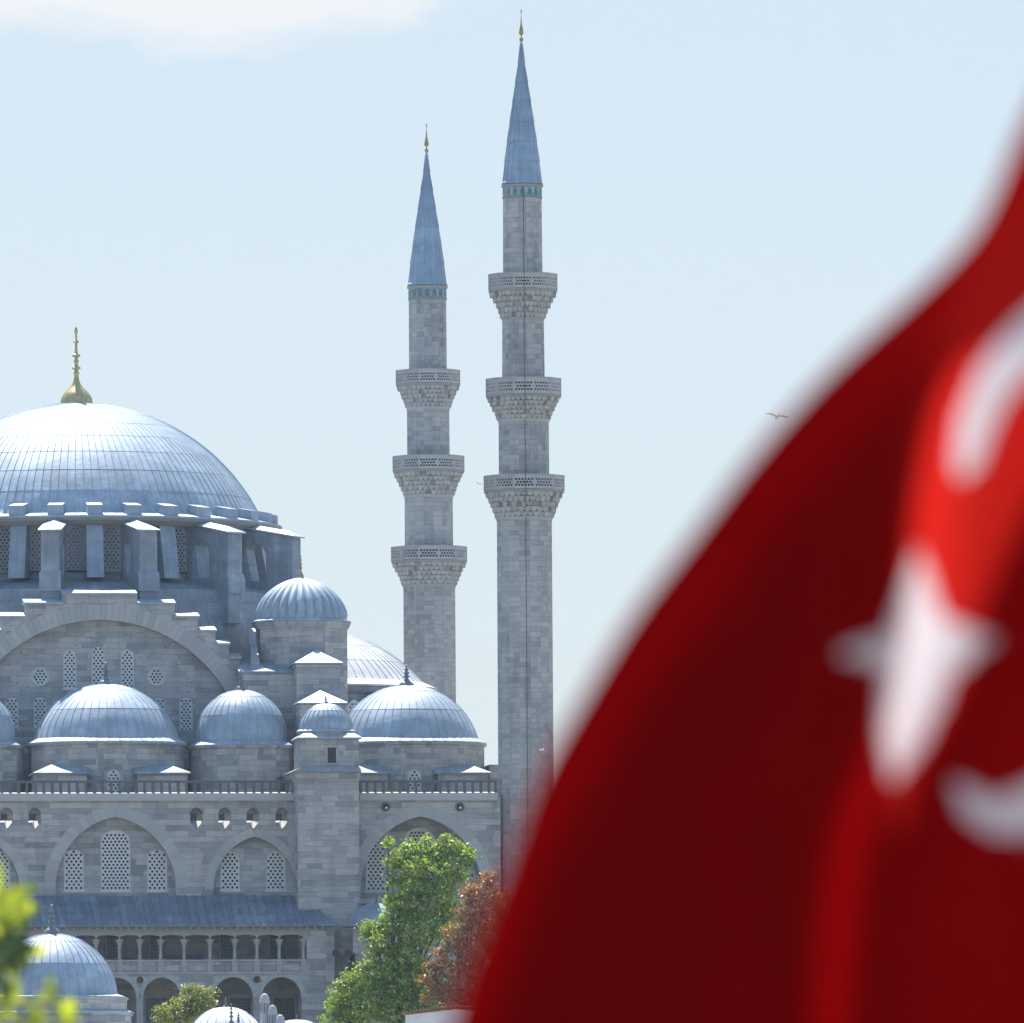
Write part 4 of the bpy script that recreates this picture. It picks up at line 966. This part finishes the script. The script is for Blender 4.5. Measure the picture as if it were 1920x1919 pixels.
def leaf(c, L, ang, tilt, yaw):
    o = len(lp); base = Vector(c)
    R_ = Matrix.Rotation(yaw,3,'Z') @ Matrix.Rotation(ang,3,'Y') @ Matrix.Rotation(tilt,3,'X')
    outl = [(0,0),(.18,.20),(.42,.30),(.70,.22),(1,0),(.70,-.22),(.42,-.30),(.18,-.20)]
    for x, y in outl: lp.append(tuple(base+R_ @ Vector((x*L,.06*L*sin(3*x),y*L))))
    lp.append(tuple(base+R_ @ Vector((.45*L,.05*L,0))))
    for i in range(8): lf.append((o+i,o+(i+1)%8,o+8))
for tw in twigs:
    pts = [rel(px,py,rng.uniform(-.15,.15)) for px, py in tw]; m.tube([tuple(p) for p in pts],[.014,.010,.006,.003],6)
    for (a, b_) in zip(pts[:-1], pts[1:]):
        for q in np.linspace(0,1,5): leaf(a.lerp(b_,q)+Vector(rng.normal(size=3)*.012), rng.uniform(.055,.085), rng.uniform(-.4,2.6), rng.uniform(-.6,.6), rng.uniform(-.5,.5))
for px, py, n_, sp in [(25,1700,16,15),(30,1690,8,12),(15,1735,6,12),(8,1850,6,12),(106,1868,5,8),(118,1905,6,14),(30,1915,10,24),(75,1918,7,18),(-40,1700,12,30),(-40,1850,14,40)]:
    for i in range(n_): leaf(rel(px+rng.normal()*sp, py+rng.normal()*sp, rng.uniform(-.2,.2)), rng.uniform(.05,.075), rng.uniform(0,6.28), rng.uniform(-.8,.8), rng.uniform(-.6,.6))
k = MB(); k.add(lp, lf); k.build('crown', M['near'], NR, 60)
lp = []; lf = []
for px, py, n_, sp in [(15,1768,9,14),(38,1762,4,8),(5,1800,6,12),(5,1840,6,10)]:
    for i in range(n_): leaf(rel(px+rng.normal()*sp, py+rng.normal()*sp, rng.uniform(-.3,.1)), rng.uniform(.06,.085), rng.uniform(0,6.28), rng.uniform(-.5,.5), rng.uniform(-.4,.4))
leaf(rel(22,1772,-.1), .10, .95, .1, .1); leaf(rel(14,1780,-.1), .095, 1.1, -.2, 0)
k = MB(); k.add(lp, lf); k.build('shaded_leaves', M['nearshade'], NR, 60)  # leaves out of the sun, painted darker as their own mesh
m.build('trunk', M['bark'], NR, 60)

# ------------------------------------------------------------------ gulls
def gull(label, px, py, Y, span, heading, flap, bank):
    c = at(px,py,Y); root = empty('gull', tuple(c)); tag(root, label, 'gull', 'gulls in flight'); root.rotation_euler = (radians(-24), bank, heading)
    m = MB(); s_ = span
    prof = [(-.19,.004),(-.16,.022),(-.08,.045),(.0,.055),(.08,.05),(.13,.034),(.155,.036),(.185,.030),(.205,.012),(.225,.002)]
    vs = []; 
    for x, r in prof:
        for q in range(8): vs.append((r*cos(2*pi*q/8)*s_*.9, x*s_, r*sin(2*pi*q/8)*s_*.85+(.02*s_ if x > .12 else 0)))
    m.add(vs, [(i*8+q,i*8+(q+1)%8,(i+1)*8+(q+1)%8,(i+1)*8+q) for i in range(len(prof)-1) for q in range(8)])
    m.add([(-.012*s_,-.15*s_,0),(.012*s_,-.15*s_,0),(.05*s_,-.27*s_,0),(-.05*s_,-.27*s_,0),(0,-.15*s_,.01*s_)], [(0,1,2,3),(0,1,4)])
    m.build('body', M['gull'], root, 60)
    for sg in (-1,1):
        w = MB(); st = [(0.03,.06,-.06,0),(.12,.09,-.06,.05*flap),(.24,.11,-.03,.085*flap),(.36,.07,-.035,.06*flap),(.46,.0,-.06,.02*flap),(.5,-.07,-.075,0)]
        vs = []
        for x, f_, b_, z in st: vs += [(sg*x*s_,f_*s_,z*s_+.02*s_),(sg*x*s_,b_*s_,z*s_+.012*s_),(sg*x*s_,(f_*.6+b_*.4)*s_,z*s_+.03*s_)]
        w.add(vs, [f for i in range(5) for f in ((i*3,i*3+3,i*3+5,i*3+2),(i*3+2,i*3+5,i*3+4,i*3+1),(i*3+1,i*3+4,i*3+3,i*3))])
        w.build('wing', M['gullwing'], root, 60)
gull('grey gull with spread wings gliding close to the dark red flag edge', 1457, 782, 520, 1.3, radians(15), 1.0, radians(9))
gull('small gull flying in front of the front minaret shaft', 1017, 1407, 560, .62, radians(60), 1.3, radians(-6))
gull('tiny gull between the two minarets beside a balcony', 898, 908, 640, .55, radians(40), 1.4, radians(18))

# ------------------------------------------------------------------ the flag close to the camera
YF = 12.0; kf = YF/F
def lerp_tab(t_, x):                                 # smooth curve through the table (Catmull-Rom)
    if x <= t_[0][0]: return t_[0][1]
    for i in range(len(t_)-1):
        (a, va), (b_, vb) = t_[i], t_[i+1]
        if x <= b_:
            h = b_-a; f = (x-a)/h
            ma = (vb-va)/h if i == 0 else (vb-t_[i-1][1])/(b_-t_[i-1][0])
            mb = (vb-va)/h if i+2 >= len(t_) else (t_[i+2][1]-va)/(t_[i+2][0]-a)
            return (2*f**3-3*f*f+1)*va+(f**3-2*f*f+f)*h*ma+(-2*f**3+3*f*f)*vb+(f**3-f*f)*h*mb
    return t_[-1][1]
edge = [(-200,2080),(100,1978),(250,1910),(400,1846),(470,1797),(560,1705),(700,1550),(850,1415),(1000,1301),(1150,1188),(1300,1096),(1450,1012),(1600,957),(1750,902),(1919,845),(2200,762),(2600,670)]
band = [(-200,2150),(250,1990),(400,1915),(550,1850),(700,1800),(850,1768),(1000,1745),(1200,1725),(1400,1668),(1550,1600),(1700,1570),(1919,1550),(2600,1500)]
RX = 2750.0
star = [(1722,1030),(1764,1156),(1866,1200),(1788,1264),(1738,1385),(1672,1472),(1652,1375),(1658,1254),(1562,1226),(1666,1190)]
cresc = [(1800,905),(1790,850),(1803,775),(1833,700),(1880,632),(1942,575),(2060,505),(2250,470),(2400,600),(2480,900),(2440,1250),(2300,1440),(2120,1530),(2000,1555),(1912,1572),(1852,1560),(1806,1528),(1786,1462),(1868,1500),(1932,1470),(2000,1432),(2120,1350),(2230,1220),(2300,1000),(2250,790),(2140,680),(2030,650),(1936,692),(1884,750),(1854,815),(1834,870)]
def inpoly(x, y, L):
    k = False; n = len(L)
    for i in range(n):
        ax, ay = L[i]; bx, by = L[(i+1)%n]
        if (ay > y) != (by > y) and x < (bx-ax)*(y-ay)/(by-ay)+ax: k = not k
    return k
NXF, NXB, NXC, NY = 230, 70, 60, 260
def gauss(x, c, s_): return math.exp(-((x-c)/s_)**2)
def flag_depth(px, py):
    e = lerp_tab(edge, py); bnd = lerp_tab(band, py)
    t_ = max(0,px-e)
    d = -0.06*(1-math.exp(-t_/90))                       # rolls forward from the turned edge
    d += 0.055*gauss(px, bnd+10, 120)                    # valley of the lit fold
    d += -0.05*gauss(px, bnd+330, 190)*(1 if py < 1100 else max(.3,1-(py-1100)/600))
    d += 0.03*sin((px*.7+py*.5)/260)
    d += 0.10*(py-1200)/1000*gauss(px, 2300, 700)
    return d
V = []; FR = {'c': [], 's': [], 'k': []}; cols = []
rows_y = np.linspace(-160, 2500, NY)
for py in rows_y:
    e = lerp_tab(edge, py); bnd = lerp_tab(band, py)
    row = []
    # unseen back layers, added to stop sunlight and darken the front on the left
    bx = lerp_tab([(-200,2160),(250,2010),(400,1905),(550,1815),(700,1745),(850,1710),(1000,1690),(1200,1675),(1400,1625),(1550,1565),(1700,1530),(1919,1510),(2600,1460)], py+40)
    dl = 125*max(0, min(1, (py-1290)/300))
    for i in range(NXB):                             # free edge of the innermost added layer
        f = i/NXB; px = bx+dl+(e+20-bx-dl)*f
        row.append((px,py,flag_depth(px,py)+0.046-0.006*f**6))
    for i in range(NXB):                             # next added layer, from just inside the edge to the lit fold
        f = i/NXB; px = e+25+(bx-e-25)*f
        row.append((px,py,flag_depth(px,py)+0.034-0.006*f**6))
    for i in range(NXB):                             # and back to the turned edge
        f = i/NXB; px = bx+(e-bx)*f
        row.append((px,py,flag_depth(px,py)+0.017*sqrt(max(0,1-f**5))+0.006*(1-f)**6))
    for i in range(NXF+1):
        f = i/NXF; px = e+(RX-e)*f**1.15
        row.append((px,py,flag_depth(px,py)))
    b2 = lerp_tab([(-200,2500),(700,2250),(850,1985),(1000,1890),(1130,1835),(1250,1795),(1400,1722),(1500,1680),(1650,1632),(1919,1606),(2600,1550)], py+40)
    for i in range(1, NXC+1):                        # more unseen layers, added to darken the lower right
        f = i/NXC; px = RX+(b2-RX)*f
        row.append((px,py,flag_depth(px,py)+0.017*min(1,f*8)))
    for i in range(1, NXC+1):
        f = i/NXC; px = b2+(RX+40-b2)*f
        row.append((px,py,flag_depth(px,py)+0.017+0.017*min(1,f*8)))
    cols.append(row)
NC = 3*NXB+NXF+1+2*NXC
b = at(RX, 2500, YF); PZ = gz(b.x,b.y)
FG = empty('flag', (b.x, b.y, PZ+.0)); tag(FG, 'huge blurred red flag with white star and crescent filling the right side', 'flag')
inv = Vector((b.x,b.y,PZ))
V = [tuple(at(px,py,YF+dd)-inv) for row in cols for px,py,dd in row]
for j in range(NY-1):
    for i in range(NC-1):
        f = (j*NC+i, j*NC+i+1, (j+1)*NC+i+1, (j+1)*NC+i)
        px = (cols[j][i][0]+cols[j+1][i+1][0])/2; py = (rows_y[j]+rows_y[j+1])/2
        key = 'c'
        if 3*NXB <= i < 3*NXB+NXF:
            if inpoly(px,py,star): key = 's'
            elif inpoly(px,py,cresc): key = 'k'
        FR[key].append(f)
def sub(faces):
    idx = {}; vs = []; fs = []
    for f in faces:
        q = []
        for v in f:
            if v not in idx: idx[v] = len(vs); vs.append(V[v])
            q.append(idx[v])
        fs.append(tuple(q))
    return vs, fs
for key, nm, mt in (('c','cloth','red'),('s','star','white'),('k','crescent','white')):
    vs, fs = sub(FR[key]); me = bpy.data.meshes.new(nm); me.from_pydata(vs,[],fs); me.materials.append(M[mt])
    me.polygons.foreach_set('use_smooth',[True]*len(me.polygons)); o = bpy.data.objects.new(nm,me); C.objects.link(o); o.parent = FG
m = MB(); x = .03
FP = empty('flagpole', (b.x+.06, b.y+.05, PZ)); tag(FP, 'plain grey flagpole that carries the big red flag', 'flagpole')
topz = at(RX,-260,YF).z-PZ
m.tube([(0,0,0),(0,0,topz)], [.035,.025], 12); m.build('pole', M['pole'], FP, 40); m = MB(); m.lathe([(.02,topz),(.05,topz+.03),(.055,topz+.06),(.03,topz+.1),(0,topz+.11)], 12); m.build('knob', M['gold'], FP, 50)

# ------------------------------------------------------------------ thin summer haze in the air between the camera and the mosque
m = MB(); m.box(-700, 700, -60, 1500, 7.5, 140); m.v = [(x, y, z if z > 100 else -12) for x, y, z in m.v]
hm = bpy.data.materials.new('haze'); hm.use_nodes = True; hn = hm.node_tree.nodes; hn.clear()
ho = hn.new('ShaderNodeOutputMaterial'); hv = hn.new('ShaderNodeVolumePrincipled'); hm.node_tree.links.new(hv.outputs[0], ho.inputs['Volume'])
hv.inputs['Color'].default_value = (.66,.82,1,1); hv.inputs['Density'].default_value = 0.000042; hv.inputs['Anisotropy'].default_value = 0.2
tag(m.build('haze', hm), kind='stuff')
